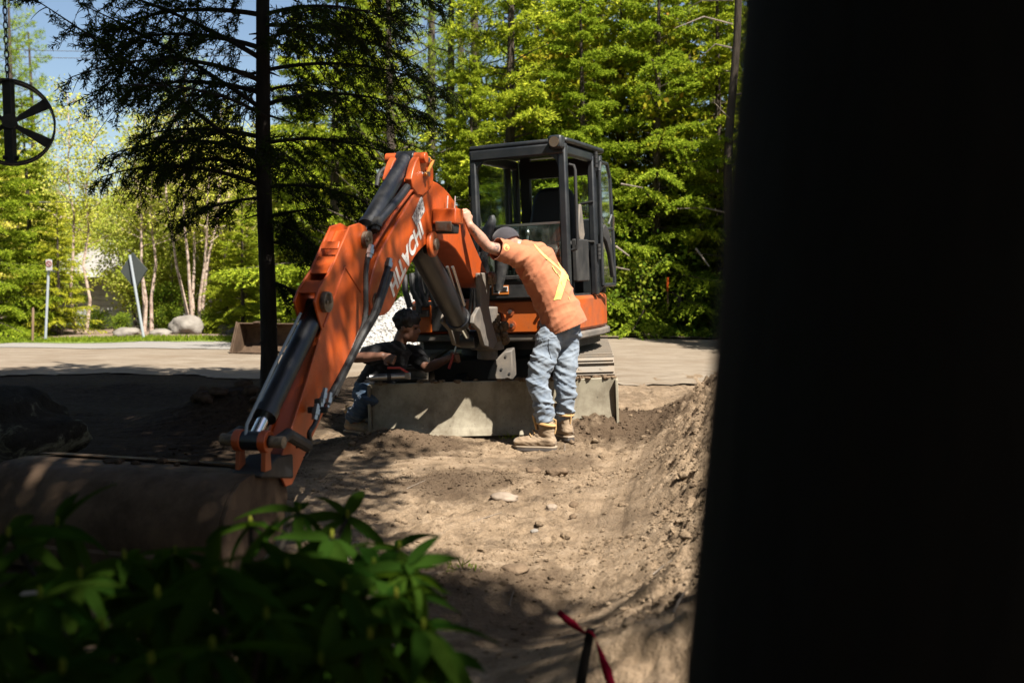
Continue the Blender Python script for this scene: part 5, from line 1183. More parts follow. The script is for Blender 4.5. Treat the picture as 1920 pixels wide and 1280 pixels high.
# ---- big tree beside the camera, added unseen neighbours; crowns shaped to shade the foreground
SH = np.array([SUN.x/SUN.z, SUN.y/SUN.z])
def shade_tree(name, base, tr0, H, ground_pts, zr, label, seed, bark_, lean=(0, 0), nl=400, rad=.62, size=.15, flare=1.0):
    rs = np.random.RandomState(seed); o = empty(name, (base[0], base[1], gh(*base)-.05), label, 'tree'); L0 = Vector((base[0], base[1], gh(*base)-.05))
    n = 14; pts = [Vector((lean[0]*t*H, lean[1]*t*H, H*t)) for t in np.linspace(0, 1, n)]
    tr = MB(); tr.tube(pts, [tr0*(1 + flare*math.exp(-t*H/.5))*(1-.75*t) for t in np.linspace(0, 1, n)], 28); part('trunk', tr, bark_, o, world=False)
    lim = MB(); P = []
    for (gx, gy) in ground_pts:
        z = rs.uniform(*zr); c = Vector((gx + SH[0]*z, gy + SH[1]*z, z)) - L0; k = min(n-2, int(min(.8, (z*.72)/H)*n)); st = pts[k]
        lim.tube([st, st.lerp(c, .5) + Vector((0, 0, .25)), c], [tr0*.11, tr0*.07, .010], 6, False)
        q = rs.normal(size=(nl, 3)); q = unit(q)*(rs.rand(nl, 1)**.45)*np.array([rad, rad, rad*.6]); P.append(np.array(c) + q)
    P = np.concatenate(P); u, v = rand_rot(len(P), rs); V, F = cards(P, u, v, size*(.7+.6*rs.rand(len(P))), size*.6*(.7+.6*rs.rand(len(P))))
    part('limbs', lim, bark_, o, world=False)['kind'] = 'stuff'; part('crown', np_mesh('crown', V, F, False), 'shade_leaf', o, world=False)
rs = np.random.RandomState(19)
def edge(y): return float(np.interp(y, [1.0, 2.2, 3.2, 3.9, 4.5, 5.1, 5.8, 6.5, 7.5, 9, 11, 12.6, 13], [.3, .05, -.35, -1.1, -1.9, -2.3, -2.5, -2.5, -2.4, -2.0, -2.1, -2.7, -3.0]))
gA, gB, gC = [], [], []
for y in np.arange(.2, 12.9, .52):
    for x in np.arange(-7.6, 1.4, .52):
        jx, jy = x + rs.uniform(-.2, .2), y + rs.uniform(-.2, .2); e = edge(jy)
        if jx > e: continue
        dist = e - jx; keep = .62 if dist < .55 else .95
        if rs.rand() > keep: continue
        if (jx+1.0)**2 + (jy-2.40)**2 < .56 or (jx+2.3)**2 + (jy-4.9)**2 < .30: continue
        (gA if jx > -2.4 and jy < 6.5 else gB if jx > -4.6 else gC).append((jx, jy))
DAP = [(-.95, 5.9), (-1.3, 6.4), (-.85, 5.0), (-.12, 4.0), (.15, 3.3), (-.3, 3.4), (-1.35, 8.95), (-1.1, 9.05), (-1.55, 8.75), (-1.3, 8.6), (-1.0, 5.3), (-.55, 4.5), (.4, 2.4), (.9, 2.5), (-.6, 3.9), (-1.05, 6.3), (-1.1, 6.8), (-1.02, 7.25), (-1.5, 5.0), (-1.55, 5.45), (-1.3, 4.7), (-1.65, 5.75), (-1.35, 5.2), (-1.25, 8.8), (-1.4, 9.1), (-1.9, 4.7), (-1.6, 4.4), (-1.25, 4.35), (-1.95, 4.35), (-1.6, 4.75), (-2.0, 5.1), (-.2, 3.65), (-.15, 2.9), (-.4, 4.1), (.12, 3.85)]
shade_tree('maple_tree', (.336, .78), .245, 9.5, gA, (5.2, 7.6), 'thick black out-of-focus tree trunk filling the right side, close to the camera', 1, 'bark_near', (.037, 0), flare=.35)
shade_tree('maple_tree', (.9, -2.7), .26, 10, gB, (6.0, 9.0), 'tall unseen tree behind the camera, crown shaped to cast shade', 2, 'bark_dark')
shade_tree('maple_tree', (-3.6, .9), .24, 10, gC, (6.0, 9.0), 'tall unseen tree out of frame to the left, crown shaped to cast shade', 3, 'bark_dark')

for i, (x, y, k, sc, lab) in enumerate(((6.6, 16.6, 2, .95, 'added shading spruce hidden behind the near black trunk, nearest the driveway'), (7.8, 18.6, 0, .95, 'added shading spruce hidden behind the near black trunk, up the slope'), (5.7, 15.0, 1, .85, 'added shading spruce hidden behind the near black trunk, at the driveway edge'), (8.6, 15.4, 2, 1.0, 'added shading spruce hidden far right behind the near black trunk'))):
    copy_tree(SPR[k], (x, y, gh(x, y)), i*1.4, sc, lab, GB)  # hidden spruces added to cast shade on the wood right of the cab
def dapple(pts, base, label, seed):
    shade_tree('maple_tree', base, .2, 9, pts, (6.0, 7.5), label, seed, 'bark_dark', nl=150, rad=.36, size=.13)
dapple(DAP, (.1, -4.2), 'slender unseen tree behind the camera, added to cast dapples', 5)  # added unseen tree, leaf clumps placed to dapple chosen spots
for i, (x, y, sc) in enumerate(((-9.5, 3, 1.1), (-9, 8.5, 1.0), (-11, -1, 1.2), (-7, -4.5, 1.2), (-3.5, -5.5, 1.25), (0, -6, 1.2), (-5.2, -8, 1.3), (4.2, -9.5, 1.2), (-1.8, -9, 1.3), (8, -6, 1.1), (9.5, 1.5, 1.0), (9, 7, 1.0))):
    copy_tree(SPR[i % 2], (x, y, gh(x, y)), i*1.9, sc, 'dense unseen spruce behind or beside the camera, added to block sky light', 'added spruces around the camera')  # unseen spruces added to screen sky light from the foreground
# ------------------------------------------------------------------ stones, clods, heaps
def lump(mb, c, r, seed, n=2, rough=.28):
    b = bmesh.new(); bmesh.ops.create_icosphere(b, subdivisions=n, radius=1.0); co = np.array([v.co[:] for v in b.verts])
    d = 1 + rough*fbm(co*1.3 + seed*3.7, 3, seed); vs = co*d[:, None]*np.array(r) + np.array(c); fs = [tuple(v.index for v in f.verts) for f in b.faces]; b.free(); mb.add(vs, fs)
def rock(name, px, py_or_Y, r, mat, label, cat, group=None, seed=1, sub=3, sink=.25, smooth=180, rough=.28, xy=None):
    if xy is None:
        Y = py_or_Y; x = (px-960)/FPX*Y
    else: x, Y = xy
    z = gh(x, Y); mb = MB(); lump(mb, (x, Y, z + r[2]*(1-2*sink)), r, seed, sub, rough); return thing(name, mb, mat, (x, Y, z), label, cat, group, smooth=smooth)
def gY(py, z=0.0):
    v = (640-py)/FPX; dz = -math.sin(PITCH)+v*math.cos(PITCH); dy = math.cos(PITCH)+v*math.sin(PITCH); return (z-CAM_H)/dz*dy
rock('boulder', 0, 6.7, (.40, .38, .30), 'boulder', 'big lichen-covered boulder in the shade at the left edge', 'boulder', seed=4, sub=4, sink=.2, rough=.34)
rock('stone', 945, gY(940), (.085, .06, .035), 'stone', 'flat pale stone lying in the sunlit dirt in front of the boots', 'stone', 'stones in the dirt', 2, sink=.3)
rock('stone', 1000, gY(885), (.05, .04, .03), 'clod', 'brownish stone halfway between the boots and the flat pale stone', 'stone', 'stones in the dirt', 3)
rock('stone', 1045, gY(893), (.07, .045, .04), 'clod', 'reddish clump right of the brownish stone below the boots', 'stone', 'stones in the dirt', 5, rough=.5)
rock('stone', 1115, gY(812), (.03, .025, .022), 'garden_rock', 'small pale stone in the dark soil right of the boots', 'stone', 'stones in the dirt', 6)
rock('stone', 1127, gY(822), (.045, .04, .035), 'dark_soil', 'dark round stone below the small pale one right of the boots', 'stone', 'stones in the dirt', 7)
rock('stone', 1002, gY(1002), (.02, .017, .014), 'garden_rock', 'white pebble above the shadow edge at the lower middle', 'stone', 'stones in the dirt', 8)
rock('stone', 968, gY(1078), (.06, .05, .025), 'clod', 'half-buried stone at the shadow edge at the lower middle', 'stone', 'stones in the dirt', 9)
rock('stone', 1035, gY(960), (.035, .03, .022), 'stone', 'small stone right of the flat pale stone', 'stone', 'stones in the dirt', 10)
rock('stone', 605, 4.3, (.11, .09, .10), 'stone', 'brown stone behind the rhododendron leaves at the arm tip', 'stone', 'stones in the dirt', 13)
rock('stone', 22, 3.3, (.16, .12, .16), 'stone', 'brown stone behind the bush at the left edge', 'stone', 'stones in the dirt', 14)
rs = np.random.RandomState(31)
# small clods strewn over the worked ground (uncountable), larger ones single
def clod_field(n, f, rr, mat, name, label):
    b = bmesh.new(); bmesh.ops.create_icosphere(b, subdivisions=1, radius=1.0); co = np.array([v.co[:] for v in b.verts]); fa = np.array([[v.index for v in q.verts] for q in b.faces]); b.free()
    x, y = f(n); n = len(x); z = gz(x, y); r = rr*np.exp(rs.normal(size=n)*.45); V = co[None]*(1+.35*rs.normal(size=(n, len(co), 1)).clip(-1, 1))*(r[:, None]*np.array([1, .9, .7])[None]*(.8+.4*rs.rand(n, 3)))[:, None, :] + np.stack([x, y, z+r*.25], -1)[:, None, :]
    F = fa[None] + (np.arange(n)*len(co))[:, None, None]; setting(name, np_mesh(name, V.reshape(-1, 3), F.reshape(-1, 3), False), mat, 'stuff', label, 'soil')
def bankf(n):
    x = rs.uniform(-.2, 2.1, n); y = rs.uniform(3.0, 9.6, n); q = (x-.2)*BN[0]+(y-4.6)*BN[1]; m = (q > .40+.15*rs.rand(n)) & (rs.rand(n) < .35+.6*sstep(-.2, .3, n2(x, y, 1.6, 8))); return x[m], y[m]
clod_field(16000, bankf, .0065, 'dirt', 'bank_clods', 'small clods on the dirt bank at the right')
def flatf(n):
    x = rs.uniform(-2.6, 1.4, n); y = rs.uniform(3.0, 9.4, n); m = rs.rand(n) < np.clip(.15+.8*sstep(.1, .5, n2(x, y, 1.1, 9)) + np.exp(-((x-.9)/.5)**2-((y-7.9)/.5)**2)*1.5 + np.exp(-((x+.8)/.6)**2-((y-7.6)/.25)**2)*2, 0, 1); return x[m], y[m]
clod_field(22000, flatf, .0062, 'dirt', 'dirt_crumbs', 'crumbs of dirt strewn over the worked ground')
cl = []
for i in range(34):
    if i < 14: x, y = rs.uniform(.45, 1.35), rs.uniform(7.4, 8.5)
    elif i < 22: x, y = rs.uniform(-1.3, -.5), rs.uniform(7.35, 7.75)
    elif i < 28: x, y = rs.uniform(-.9, .4), rs.uniform(4.2, 7.0)
    else: x, y = rs.uniform(.3, 1.1), rs.uniform(4.2, 6.5)
    r = rs.uniform(.014, .034); mb = MB(); lump(mb, (x, y, gh(x, y)+r*.3), (r, r*.85, r*.7), 40+i, 2, .45)
    thing('dirt_clod', mb, 'dirt' if i % 3 else 'clod', (x, y, gh(x, y)), 'loose clod of earth lying on the worked dirt', 'clod', 'loose clods on the worked dirt', smooth=180)
for i in range(9):
    x, y = rs.uniform(-2.75, -2.1), rs.uniform(8.5, 9.0); r = rs.uniform(.05, .10); mb = MB(); lump(mb, (x, y, gh(x, y)+r*.2), (r, r, r*.7), 140+i, 2, .5)
    thing('dirt_clod', mb, 'dark_soil', (x, y, gh(x, y)), 'dark clod of earth heaped at the foot of the near trunk', 'clod', 'dark clods at the foot of the near trunk', smooth=180)
# dry twigs and roots on the dirt
for i, (px, py, L, a) in enumerate(((1270, 1165, .14, 1.2), (955, 1100, .07, 1.3), (1230, 1000, .10, .6), (885, 960, .16, .1), (1060, 835, .05, 1.5), (760, 905, .12, .2), (1290, 720, .14, .9))):
    Y = gY(py, .05 if px < 1200 else .3); x = (px-960)/FPX*Y; z = gh(x, Y); mb = MB(); mb.tube([Vector((x, Y, z+.004)), Vector((x+math.cos(a)*L*.5, Y+math.sin(a)*L*.3, z+.03)), Vector((x+math.cos(a)*L, Y+math.sin(a)*L*.5, z+.055))], [.004, .003, .002], 5)
    thing('twig', mb, 'dead_wood', (x, Y, z), ['dry twig on the bank in the lower right, by the black trunk', 'dry twig upright at the shadow edge', 'dry twig lying on the lower bank', 'thin root lying left of the flat pale stone', 'tiny twig just below the boots', 'dry twig in the dappled shade right of the bush', 'dry twig high on the bank by the black trunk'][i], 'twig', 'dry twigs on the dirt')
def tuft(x, y, lab, n=30):
    P = np.stack([x+rs.normal(size=n)*.03, y+rs.normal(size=n)*.025, np.full(n, gh(x, y))], -1); u = unit(np.stack([rs.normal(size=n)*.8, rs.normal(size=n)*.8, .5+.3*rs.rand(n)], -1)); V, F = cards(P, u, unit(np.cross(u, rs.normal(size=P.shape))), .06*(.5+rs.rand(n)), .007)
    me = np_mesh('grass_tuft', V, F, False); thing('grass_tuft', me, 'grass_leaf', (x, y, gh(x, y)), lab, 'grass')
tuft((955-960)/FPX*gY(826), gY(826), 'small dry grass tuft left of the boots'); tuft((868-960)/FPX*gY(1085), gY(1085), 'small grass tuft at the shadow edge near the bush')

# gravel heap behind the mechanic
gx, gy_, gr, ghh = -1.35, 16.6, 1.75, 1.15
n = 56; A = np.linspace(0, 2*math.pi, n, endpoint=False); V = []; nr = 14
def heap(r, a): return ghh*max(0, 1-r)**1.05*(1+.12*math.sin(3*a)) 
for j in range(nr+1):
    r = j/nr
    for a in A: x, y = gx+gr*r*math.cos(a)*(1+.06*math.sin(5*a)), gy_+gr*.8*r*math.sin(a); V.append((x, y, gh(x, y)+heap(r, a)-.03*(j == nr)))
F = [(j*n+i, j*n+(i+1) % n, (j+1)*n+(i+1) % n, (j+1)*n+i) for j in range(nr) for i in range(n)]
hp = empty('gravel_heap', (gx, gy_, gh(gx, gy_)), 'heap of pale crushed gravel behind the crouching person', 'gravel')
mb = MB(); mb.add(V, F); part('heap_core', mb, 'gravel_core', hp, smooth=180)
b = bmesh.new(); bmesh.ops.create_icosphere(b, subdivisions=1, radius=1.0); co = np.array([v.co[:] for v in b.verts]); fa = np.array([[v.index for v in q.verts] for q in b.faces]); b.free()
n = 9500; rr_ = np.sqrt(rs.rand(n))*1.03; aa = rs.rand(n)*6.283; x = gx+gr*rr_*np.cos(aa)*(1+.06*np.sin(5*aa)); y = gy_+gr*.8*rr_*np.sin(aa); m = np.sin(aa) < .35; x, y, rr_, aa = x[m], y[m], rr_[m], aa[m]; n = len(x)
z = gz(x, y) + ghh*np.maximum(0, 1-rr_)**1.05*(1+.12*np.sin(3*aa)); r = .0145*np.exp(rs.normal(size=n)*.3)
V = co[None]*(1+.3*rs.normal(size=(n, len(co), 1)).clip(-1, 1))*(r[:, None]*(.7+.6*rs.rand(n, 3)))[:, None, :] + np.stack([x, y, z+r*.3], -1)[:, None, :]; F = fa[None]+(np.arange(n)*len(co))[:, None, None]
part('gravel_stones', np_mesh('gravel_stones', V.reshape(-1, 3), F.reshape(-1, 3), False), 'gravel', hp)['kind'] = 'stuff'

# spare bucket lying on the driveway
o_ = at(436, 652, 16.4); u_ = Vector((.985, -.17, 0)).normalized(); w_ = Vector((-u_.y, u_.x, 0)); zb = gh(o_.x, o_.y)
sb_ = empty('spare_bucket', (o_.x, o_.y, zb), 'rusty brown digger bucket lying open side forward on the driveway', 'bucket')
def SB(p, o): return Vector((o_.x, o_.y, zb)) + u_*o + w_*p[0] + Vector((0, 0, p[1]))
pf = [(0.0, .02), (.10, .0), (.35, .02), (.52, .14), (.58, .30), (.55, .42), (.42, .50), (.30, .505)]; pi_ = [(x-.0, z+.018) if z < .1 else (x-.02, z-.012 if z > .45 else z) for x, z in pf][::-1]
W_ = 1.5
mb = MB(); mb.prism(pf+pi_, SB, .0, W_); part('shell', mb, 'bucket_steel', sb_, .004)
for o in (-.02, W_+.001): mb = MB(); mb.prism([(-.02, .02), (.10, .0), (.35, .02), (.52, .14), (.58, .30), (.55, .42), (.42, .50), (.30, .51), (.24, .50)], SB, o, o+.02); part('side_plate', mb, 'bucket_steel', sb_, .004)
mb = MB(); mb.prism([(-.03, .015), (-.01, .0), (.12, .0), (.12, .02)], SB, .0, W_); part('cutting_edge', mb, 'bucket_steel', sb_)
mb = MB(); mb.prism([(.25, .505), (.40, .51), (.40, .53), (.25, .525)], SB, .25, .36); part('lifting_lug', mb, 'bucket_steel', sb_, .004)
mb = MB(); mb.prism([(-.04, .03), (.02, .01), (.31, .50), (.24, .53)], SB, -.045, -.021); part('side_cutter', mb, 'bucket_steel', sb_, .004)

# ------------------------------------------------------------------ beyond the road
def rod(px0, py0, px1, py1, Y, r, mat, nm, parent, n=10): mb = MB(); mb.cyl(at(px0, py0, Y), at(px1, py1, Y), r, n); return part(nm, mb, mat, parent)
b0 = at(268, 636, 23.6); sg = empty('road_sign', b0, 'leaning diamond road sign seen from its dark back', 'road sign')
rod(243, 478, 270, 637, 23.6, .032, 'galvanised', 'pole', sg)
mb = MB(); c = at(250, 507, 23.66); q = [c+Vector(v) for v in ((-.02, 0, .42), (.28, .10, .02), (.03, 0, -.44), (-.27, -.10, -.02))]; nv = Vector((.02, .03, 0)); mb.add(q+[p+nv for p in q], [(0, 1, 2, 3), (7, 6, 5, 4), (0, 4, 5, 1), (1, 5, 6, 2), (2, 6, 7, 3), (3, 7, 4, 0)]); part('sign_plate', mb, 'sign_grey', sg, smooth=0)
b1 = at(86, 642, 23.2); ng = empty('parking_sign', b1, 'small white sign with red ring on a thin grey pole by the roadside', 'road sign')
rod(92, 486, 85, 643, 23.2, .030, 'galvanised', 'pole', ng)
mb = MB(); c = at(92, 497, 23.12); mb.box(c, (.15, .012, .25)); part('sign_plate', mb, 'sign_white', ng, .004)
mb = MB(); mb.tube([c+Vector((.06*math.cos(t), -.012, .03+.06*math.sin(t))) for t in [2*math.pi*i/16 for i in range(17)]], .011, 6, False); part('red_ring', mb, 'sign_red', ng)
mb = MB(); mb.tube([c+Vector((-.04, -.014, .07)), c+Vector((.04, -.014, -.01))], .010, 6); part('red_bar', mb, 'sign_red', ng)
b2 = at(61, 646, 22.6); mb = MB(); mb.tube([at(61, 648, 22.6), at(62, 580, 22.6), at(62, 576, 22.6)], [.028, .028, .012], 6); thing('wooden_stake', mb, 'timber', b2, 'short wooden stake standing left of the white road sign', 'stake')
rock('boulder', 350, 25.2, (.46, .36, .30), 'garden_rock', 'large pale boulder in the garden bed under the splayed birches', 'boulder', 'garden boulders', 21, sink=.15)
rock('boulder', 236, 25.0, (.32, .25, .16), 'garden_rock', 'low pale boulder left of the leaning diamond sign', 'boulder', 'garden boulders', 22)
rock('boulder', 302, 24.9, (.30, .25, .12), 'garden_rock', 'flat stone just right of the diamond sign pole', 'boulder', 'garden boulders', 23)
rock('boulder', 432, 25.6, (.35, .3, .20), 'garden_rock', 'grey boulder above the spare bucket', 'boulder', 'garden boulders', 24)
# house
hz = gh(-15, 38); hx0, hx1, hy = -17.3, -12.0, 38.0
hs = empty('house', (hx0, hy, hz), 'grey house with low shingled roof half hidden by the birches', 'house')
mb = MB(); mb.box(((hx0+hx1)/2, hy+3, hz+1.2), (hx1-hx0, 6, 2.4)); part('wall', mb, 'siding', hs)
for k in range(11): mb = MB(); mb.box(((hx0+hx1)/2, hy-.012, hz+.15+k*.21), (hx1-hx0-.02, .03, .19), Matrix.Rotation(.05, 3, 'X')); part('siding_board', mb, 'siding', hs)
mb = MB(); mb.add([Vector(v) for v in ((hx0-.5, hy-.6, hz+2.35), (hx1+.5, hy-.6, hz+2.35), (hx1-.8, hy+3, hz+3.7), (hx0+.8, hy+3, hz+3.7), (hx0-.5, hy+6.6, hz+2.35), (hx1+.5, hy+6.6, hz+2.35))], [(0, 1, 2, 3), (3, 2, 5, 4), (1, 5, 2), (0, 3, 4), (0, 4, 5, 1)]); part('roof', mb, 'shingle', hs, smooth=0)
mb = MB(); mb.box(((hx0+hx1)/2, hy-.62, hz+2.30), (hx1-hx0+1.0, .05, .2)); part('fascia', mb, 'white_trim', hs)
for xw in (hx0+3.4, hx1-1.2):
    mb = MB(); mb.box((xw, hy-.05, hz+1.45), (1.0, .06, 1.1)); wf = part('window', mb, 'white_trim', hs); mb = MB(); mb.box((xw, hy-.09, hz+1.72), (.8, .03, .42)); part('pane', mb, 'house_glass', wf); mb = MB(); mb.box((xw, hy-.09, hz+1.2), (.8, .03, .42)); part('pane', mb, 'house_glass', wf)
mb = MB(); mb.box((-13.4, 44.5, gh(-13.4, 44.5)+1.0), (2.6, 4, 2.0)); sh_ = thing('shed', mb, 'siding', (-13.4, 44.5, gh(-13.4, 44.5)), 'small grey-blue shed behind the splayed birch stems', 'shed')
mb = MB(); zz = gh(-13.4, 44.5)+2.0; mb.prism([(-1.5, 0), (1.5, 0), (0, .5)], lambda p, q: Vector((-13.4+p[0], q, zz+.002+p[1])), 42.2, 46.8); part('roof', mb, 'shingle', sh_, smooth=0)
# overhead cables
for i, (a, b, Y, r, lab) in enumerate((((-60, 380), (560, 358), 31, .022, 'dark overhead cable crossing the thicket above the house'), ((-60, 252), (330, 282), 36, .014, 'thin overhead cable below the hanging wheel'), ((-60, 88), (330, 92), 36, .012, 'pair wire above the hanging wheel, upper one'), ((-60, 102), (330, 104), 36, .012, 'pair wire above the hanging wheel, lower one'))):
    A_, B_ = at(*a, Y), at(*b, Y+3); pts = [A_.lerp(B_, t) - Vector((0, 0, .12*math.sin(math.pi*t))) for t in np.linspace(0, 1, 9)]; ext = [A_ + (A_-B_)*.6, *pts, B_ + (B_-A_)*.6]
    mb = MB(); mb.tube(ext, r, 6); thing('overhead_cable', mb, 'wire', tuple(A_), lab, 'cable', 'overhead cables')
# edge of the wood: log, stake, path light
mb = MB(); A_, B_ = at(1120, 568, 19.4), at(1212, 564, 19.2); mb.tube([A_, A_.lerp(B_, .3), A_.lerp(B_, .7), B_], [.10, .11, .105, .095], 12); thing('log', mb, 'bark_dark', tuple(A_), 'dark log lying in the ground cover beside the cab door', 'log')
q = at(1252, 578, 19.3); mk_ = empty('survey_stake', q, 'wooden stake with bright orange top at the edge of the wood', 'stake')
rod(1252, 582, 1252, 546, 19.3, .018, 'timber', 'shaft', mk_, 6); rod(1252, 546, 1252, 520, 19.3, .024, 'stake_orange', 'orange_top', mk_, 6)
q = at(1275, 577, 19.2); pl_ = empty('path_light', q, 'black cylindrical path light right of the orange-topped stake', 'lamp')
mb = MB(); mb.tube([at(1275, 580, 19.2), at(1275, 556, 19.2)], .075, 16); part('lamp_body', mb, 'black_metal', pl_); mb = MB(); c = at(1275, 552, 19.2); mb.tube([c-Vector((0, 0, .05)), c, c+Vector((0, 0, .03))], [.12, .12, .06], 16); part('lamp_cap', mb, 'black_metal', pl_)
# dead sticks in the wood
for i, (a, b, Y) in enumerate((((1155, 462), (1180, 480), 18.9), ((1148, 500), (1180, 506), 18.8), ((1165, 345), (1205, 352), 18.7), ((1305, 466), (1330, 500), 19.0))):
    mb = MB(); mb.tube([at(*a, Y), at(*b, Y-.3)], [.022, .010], 6); thing('dead_branch', mb, 'dead_wood', tuple(at(*a, Y)), ['pale dead branch slanting down right of the cab door, upper one', 'pale dead branch level with the cab door bottom', 'pale dead branch high right of the cab, level with the seat', 'thin dead branch near the black trunk above the path light'][i], 'branch', 'dead branches right of the cab')

# ------------------------------------------------------------------ foreground
# hanging wheel ornament
wc = at(18, 230, 5.2); hw = empty('hanging_wheel', wc, 'black spoked metal wheel hanging from a chain at the left edge', 'ornament')
Rw = .217; ax_ = Vector((.42, -.90, .05)).normalized(); ux = Vector((0, 0, 1)).cross(ax_).normalized(); uz = ax_.cross(ux)
if uz.z < 0: uz = -uz
def WP(r, t, o=0): return wc + ux*r*math.cos(t) + uz*r*math.sin(t) + ax_*o
for o in (-.035, .035):
    mb = MB(); rg = 40; vs = []
    for i in range(rg):
        t = 2*math.pi*i/rg; vs += [WP(Rw, t, o-.014), WP(Rw, t, o+.014), WP(Rw-.010, t, o+.014), WP(Rw-.010, t, o-.014)]
    fs = [(i*4+k, i*4+(k+1) % 4, ((i+1) % rg)*4+(k+1) % 4, ((i+1) % rg)*4+k) for i in range(rg) for k in range(4)]; mb.add(vs, fs); part('rim', mb, 'black_metal', hw)
for k in range(6):
    t = math.pi/2 + k*math.pi/3
    if k in (0, 3): continue
    mb = MB()
    for o in (-.016,): mb.add([WP(.02, t+.5, o), WP(Rw-.004, t+.17, o), WP(Rw-.004, t-.10, o), WP(.02, t-.5, o), WP(.02, t+.5, o+.004), WP(Rw-.004, t+.17, o+.004), WP(Rw-.004, t-.10, o+.004), WP(.02, t-.5, o+.004)], [(0, 1, 2, 3), (7, 6, 5, 4), (0, 4, 5, 1), (1, 5, 6, 2), (2, 6, 7, 3), (3, 7, 4, 0)])
    part('spoke', mb, 'black_metal', hw)
mb = MB(); mb.box(wc, (.045, .045, 2*Rw), None); part('post', mb, 'black_metal', hw, .003)
mb = MB(); mb.cyl(wc-uz*.18-ux*.038-ax_*0, wc-uz*.18+ux*.038, .011, 8); part('cross_pin', mb, 'black_metal', hw)
mb = MB(); mb.cyl(wc-ax_*.05, wc+ax_*.05, .038, 16); part('hub', mb, 'black_metal', hw)
for k in range(26):
    c = wc + Vector((-.002, 0, Rw+.02+k*.036)); a = Vector((1, 0, 0)) if k % 2 else Vector((0, 1, 0)); mb = MB()
    mb.tube([c + a*.010*math.cos(t) + Vector((0, 0, .023*math.sin(t))) for t in [2*math.pi*i/10 for i in range(11)]], .0038, 5, False); part('chain_link', mb, 'black_metal', hw)
mb = MB(); top = wc + Vector((0, 0, Rw+.95)); mb.tube([top+Vector((-1.6, -.6, .25)), top+Vector((-.6, -.2, .1)), top+Vector((0, 0, .0)), top+Vector((.5, .1, .12))], [.04, .03, .02, .008], 8); thing('branch', mb, 'bark_dark', tuple(top), 'dark bough out of frame that carries the hanging wheel', 'branch')

# red ribbon on a stick
s0, s1 = at(1086, 1290, 2.75), at(1108, 1178, 2.75); z0 = gh(s0.x, s0.y)
mb = MB(); mb.tube([Vector((s0.x-.01, s0.y, z0-.03)), s0.lerp(s1, .5), s1], [.016, .014, .012], 8); thing('marker_stick', mb, 'bark_near', (s0.x, s0.y, z0), 'short dark stick in the shade with red tape tied to it', 'stick')
pts = [at(x, y, Y) for x, y, Y in ((1047, 1146, 2.85), (1062, 1160, 2.83), (1080, 1172, 2.8), (1098, 1186, 2.76), (1112, 1186, 2.73), (1118, 1205, 2.72), (1128, 1232, 2.70), (1140, 1262, 2.68), (1150, 1295, 2.66))]
wd = [.008, .012, .014, .010, .012, .012, .014, .016, .018]; vs = []
for i, p in enumerate(pts):
    a = Vector((.6*math.cos(i*.9), .5*math.sin(i*1.3), .75)).normalized(); vs += [p-a*wd[i], p+a*wd[i]]
mb = MB(); mb.add(vs, [(2*i, 2*i+1, 2*i+3, 2*i+2) for i in range(len(pts)-1)]); rb = thing('marker_ribbon', mb, 'ribbon', tuple(pts[4]), 'red plastic marking tape tied to the dark stick at the bottom', 'ribbon', smooth=180)
rb.modifiers.new('thick', 'SOLIDIFY').thickness = .001

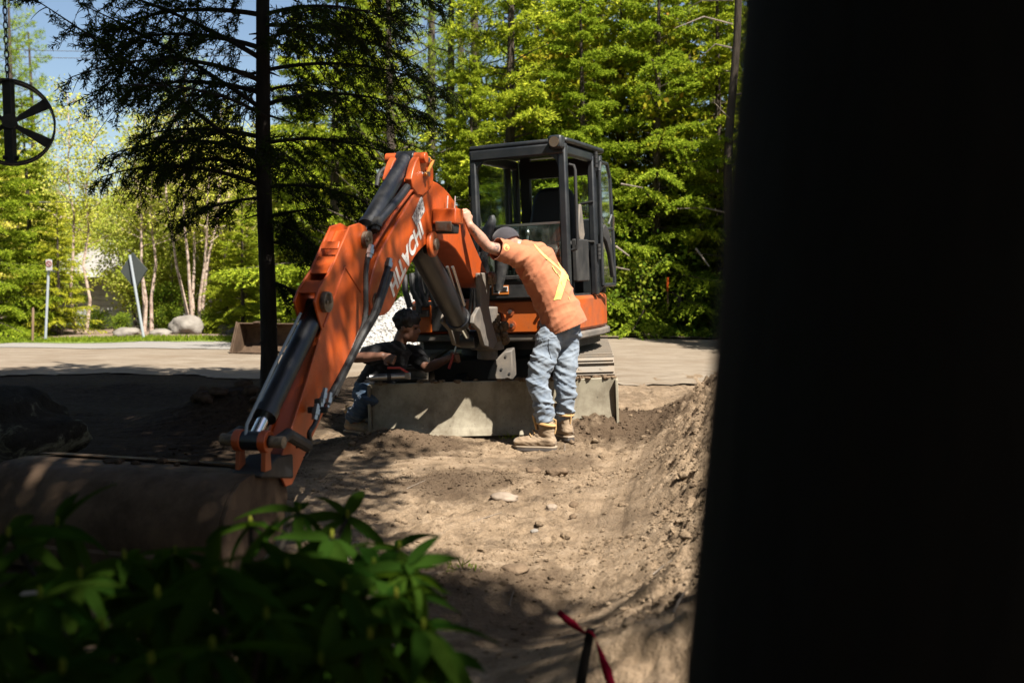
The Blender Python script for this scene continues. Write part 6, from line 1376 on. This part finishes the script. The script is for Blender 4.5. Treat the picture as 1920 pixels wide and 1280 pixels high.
# rhododendron in front
def leaf_mesh(i):
    rs = np.random.RandomState(300+i); n = 9; L = 1.0; vs = []; bend = -.10-.16*rs.rand(); fold = .10+.10*rs.rand(); tw = rs.normal()*.15
    for k in range(n):
        t = k/(n-1); w = .130*math.sin(math.pi*min(1, t**.8*.985+.012))**.75*(1-.18*t); z = bend*t*t*2
        for s in (-1, -.5, 0, .5, 1): vs.append((t*L, s*w + tw*0, z + fold*abs(s)*w*1.6 - .02*(abs(s) == .5) + tw*s*w*t))
    fs = [(k*5+j, k*5+j+1, (k+1)*5+j+1, (k+1)*5+j) for k in range(n-1) for j in range(4)]
    mb = MB(); mb.add(vs, fs); me = mb.mesh('leaf', 180); me.materials.append(M['rhodo_leaf']); return me
LM = [leaf_mesh(i) for i in range(6)]
rs = np.random.RandomState(52)
bush_leaves = 0
def rhodo(base, label, whorls, stuff_whorls):
    global bush_leaves
    o = empty('rhododendron', base, label, 'bush'); st = MB(); B = Vector(base)
    def whorl(c, tilt, single=True, acc=None):
        n = rs.randint(6, 10); a0 = rs.rand()*6.28; up = Vector(tilt).normalized(); x = up.orthogonal().normalized(); y = up.cross(x)
        for k in range(n):
            a = a0 + 6.283*k/n + rs.normal()*.15; el = rs.uniform(-.75, .35); d = (x*math.cos(a)+y*math.sin(a))*math.cos(el) + up*math.sin(el); s = rs.uniform(.115, .175)
            zz = (up - d*up.dot(d)).normalized(); yy = zz.cross(d); roll = rs.normal()*.35; zz2 = zz*math.cos(roll)+yy*math.sin(roll); yy2 = zz2.cross(d); Mx = Matrix((d, yy2, zz2)).transposed().to_4x4(); Mx = Matrix.Translation(c - B) @ Mx @ Matrix.Scale(s, 4)
            if single:
                l = bpy.data.objects.new('leaf', LM[rs.randint(6)]); COL.objects.link(l); l.parent = o; l.matrix_local = Mx
            else:
                me = LM[rs.randint(6)]; acc.add([Mx @ v.co + B for v in me.vertices], [tuple(p.vertices) for p in me.polygons])
        bd = MB(); bd.ell(c + up*.012, (.005, .005, .013), None, 8, 6)
        return bd
    bud = MB()
    for (c, t) in whorls:
        q = whorl(Vector(c), t); bud.add(q.v, q.f); root = B + Vector(((c[0]-B.x)*.25, (c[1]-B.y)*.25, .05)); mid = root.lerp(Vector(c), .55) + Vector((rs.normal()*.04, rs.normal()*.04, .06)); st.tube([root, mid, Vector(c)], [.012, .008, .005], 6, False)
    acc = MB()
    for (c, t) in stuff_whorls: whorl(Vector(c), t, False, acc)
    part('stems', st, 'bark_dark', o)['kind'] = 'stuff'; part('buds', bud, 'rhodo_bud', o)['kind'] = 'stuff'
    if acc.v: part('inner_leaves', acc, 'rhodo_leaf', o, smooth=180)['kind'] = 'stuff'
def W(px, py, Y): p = at(px, py, Y); return ((p.x, p.y, p.z), ((px-450)*.0006+rs.normal()*.2, -.25+rs.normal()*.25, 1))
front = [W(*q) for q in ((110, 985, 2.25), (20, 1005, 2.1), (235, 1050, 2.0), (150, 1085, 1.9), (330, 1040, 2.3), (470, 985, 2.4), (560, 960, 2.5), (400, 1075, 1.75), (300, 1120, 1.7), (540, 1065, 1.95), (620, 1010, 2.3), (650, 970, 2.55), (700, 1065, 2.15), (745, 1030, 2.4), (640, 1105, 1.85), (500, 1160, 1.65), (200, 1180, 1.6), (80, 1120, 1.7), (20, 1190, 1.55), (740, 1120, 1.95), (790, 1180, 1.9), (690, 1200, 1.7), (830, 1235, 1.9), (600, 1240, 1.6), (400, 1220, 1.5), (280, 1250, 1.45), (120, 1260, 1.45))]
back_ = [W(rs.uniform(-60, 800), rs.uniform(1060, 1330), rs.uniform(1.9, 2.5)) for _ in range(95)]
rhodo((-.62, 2.1, gh(-.62, 2.1)), 'large-leaved rhododendron filling the lower left foreground', front, back_)
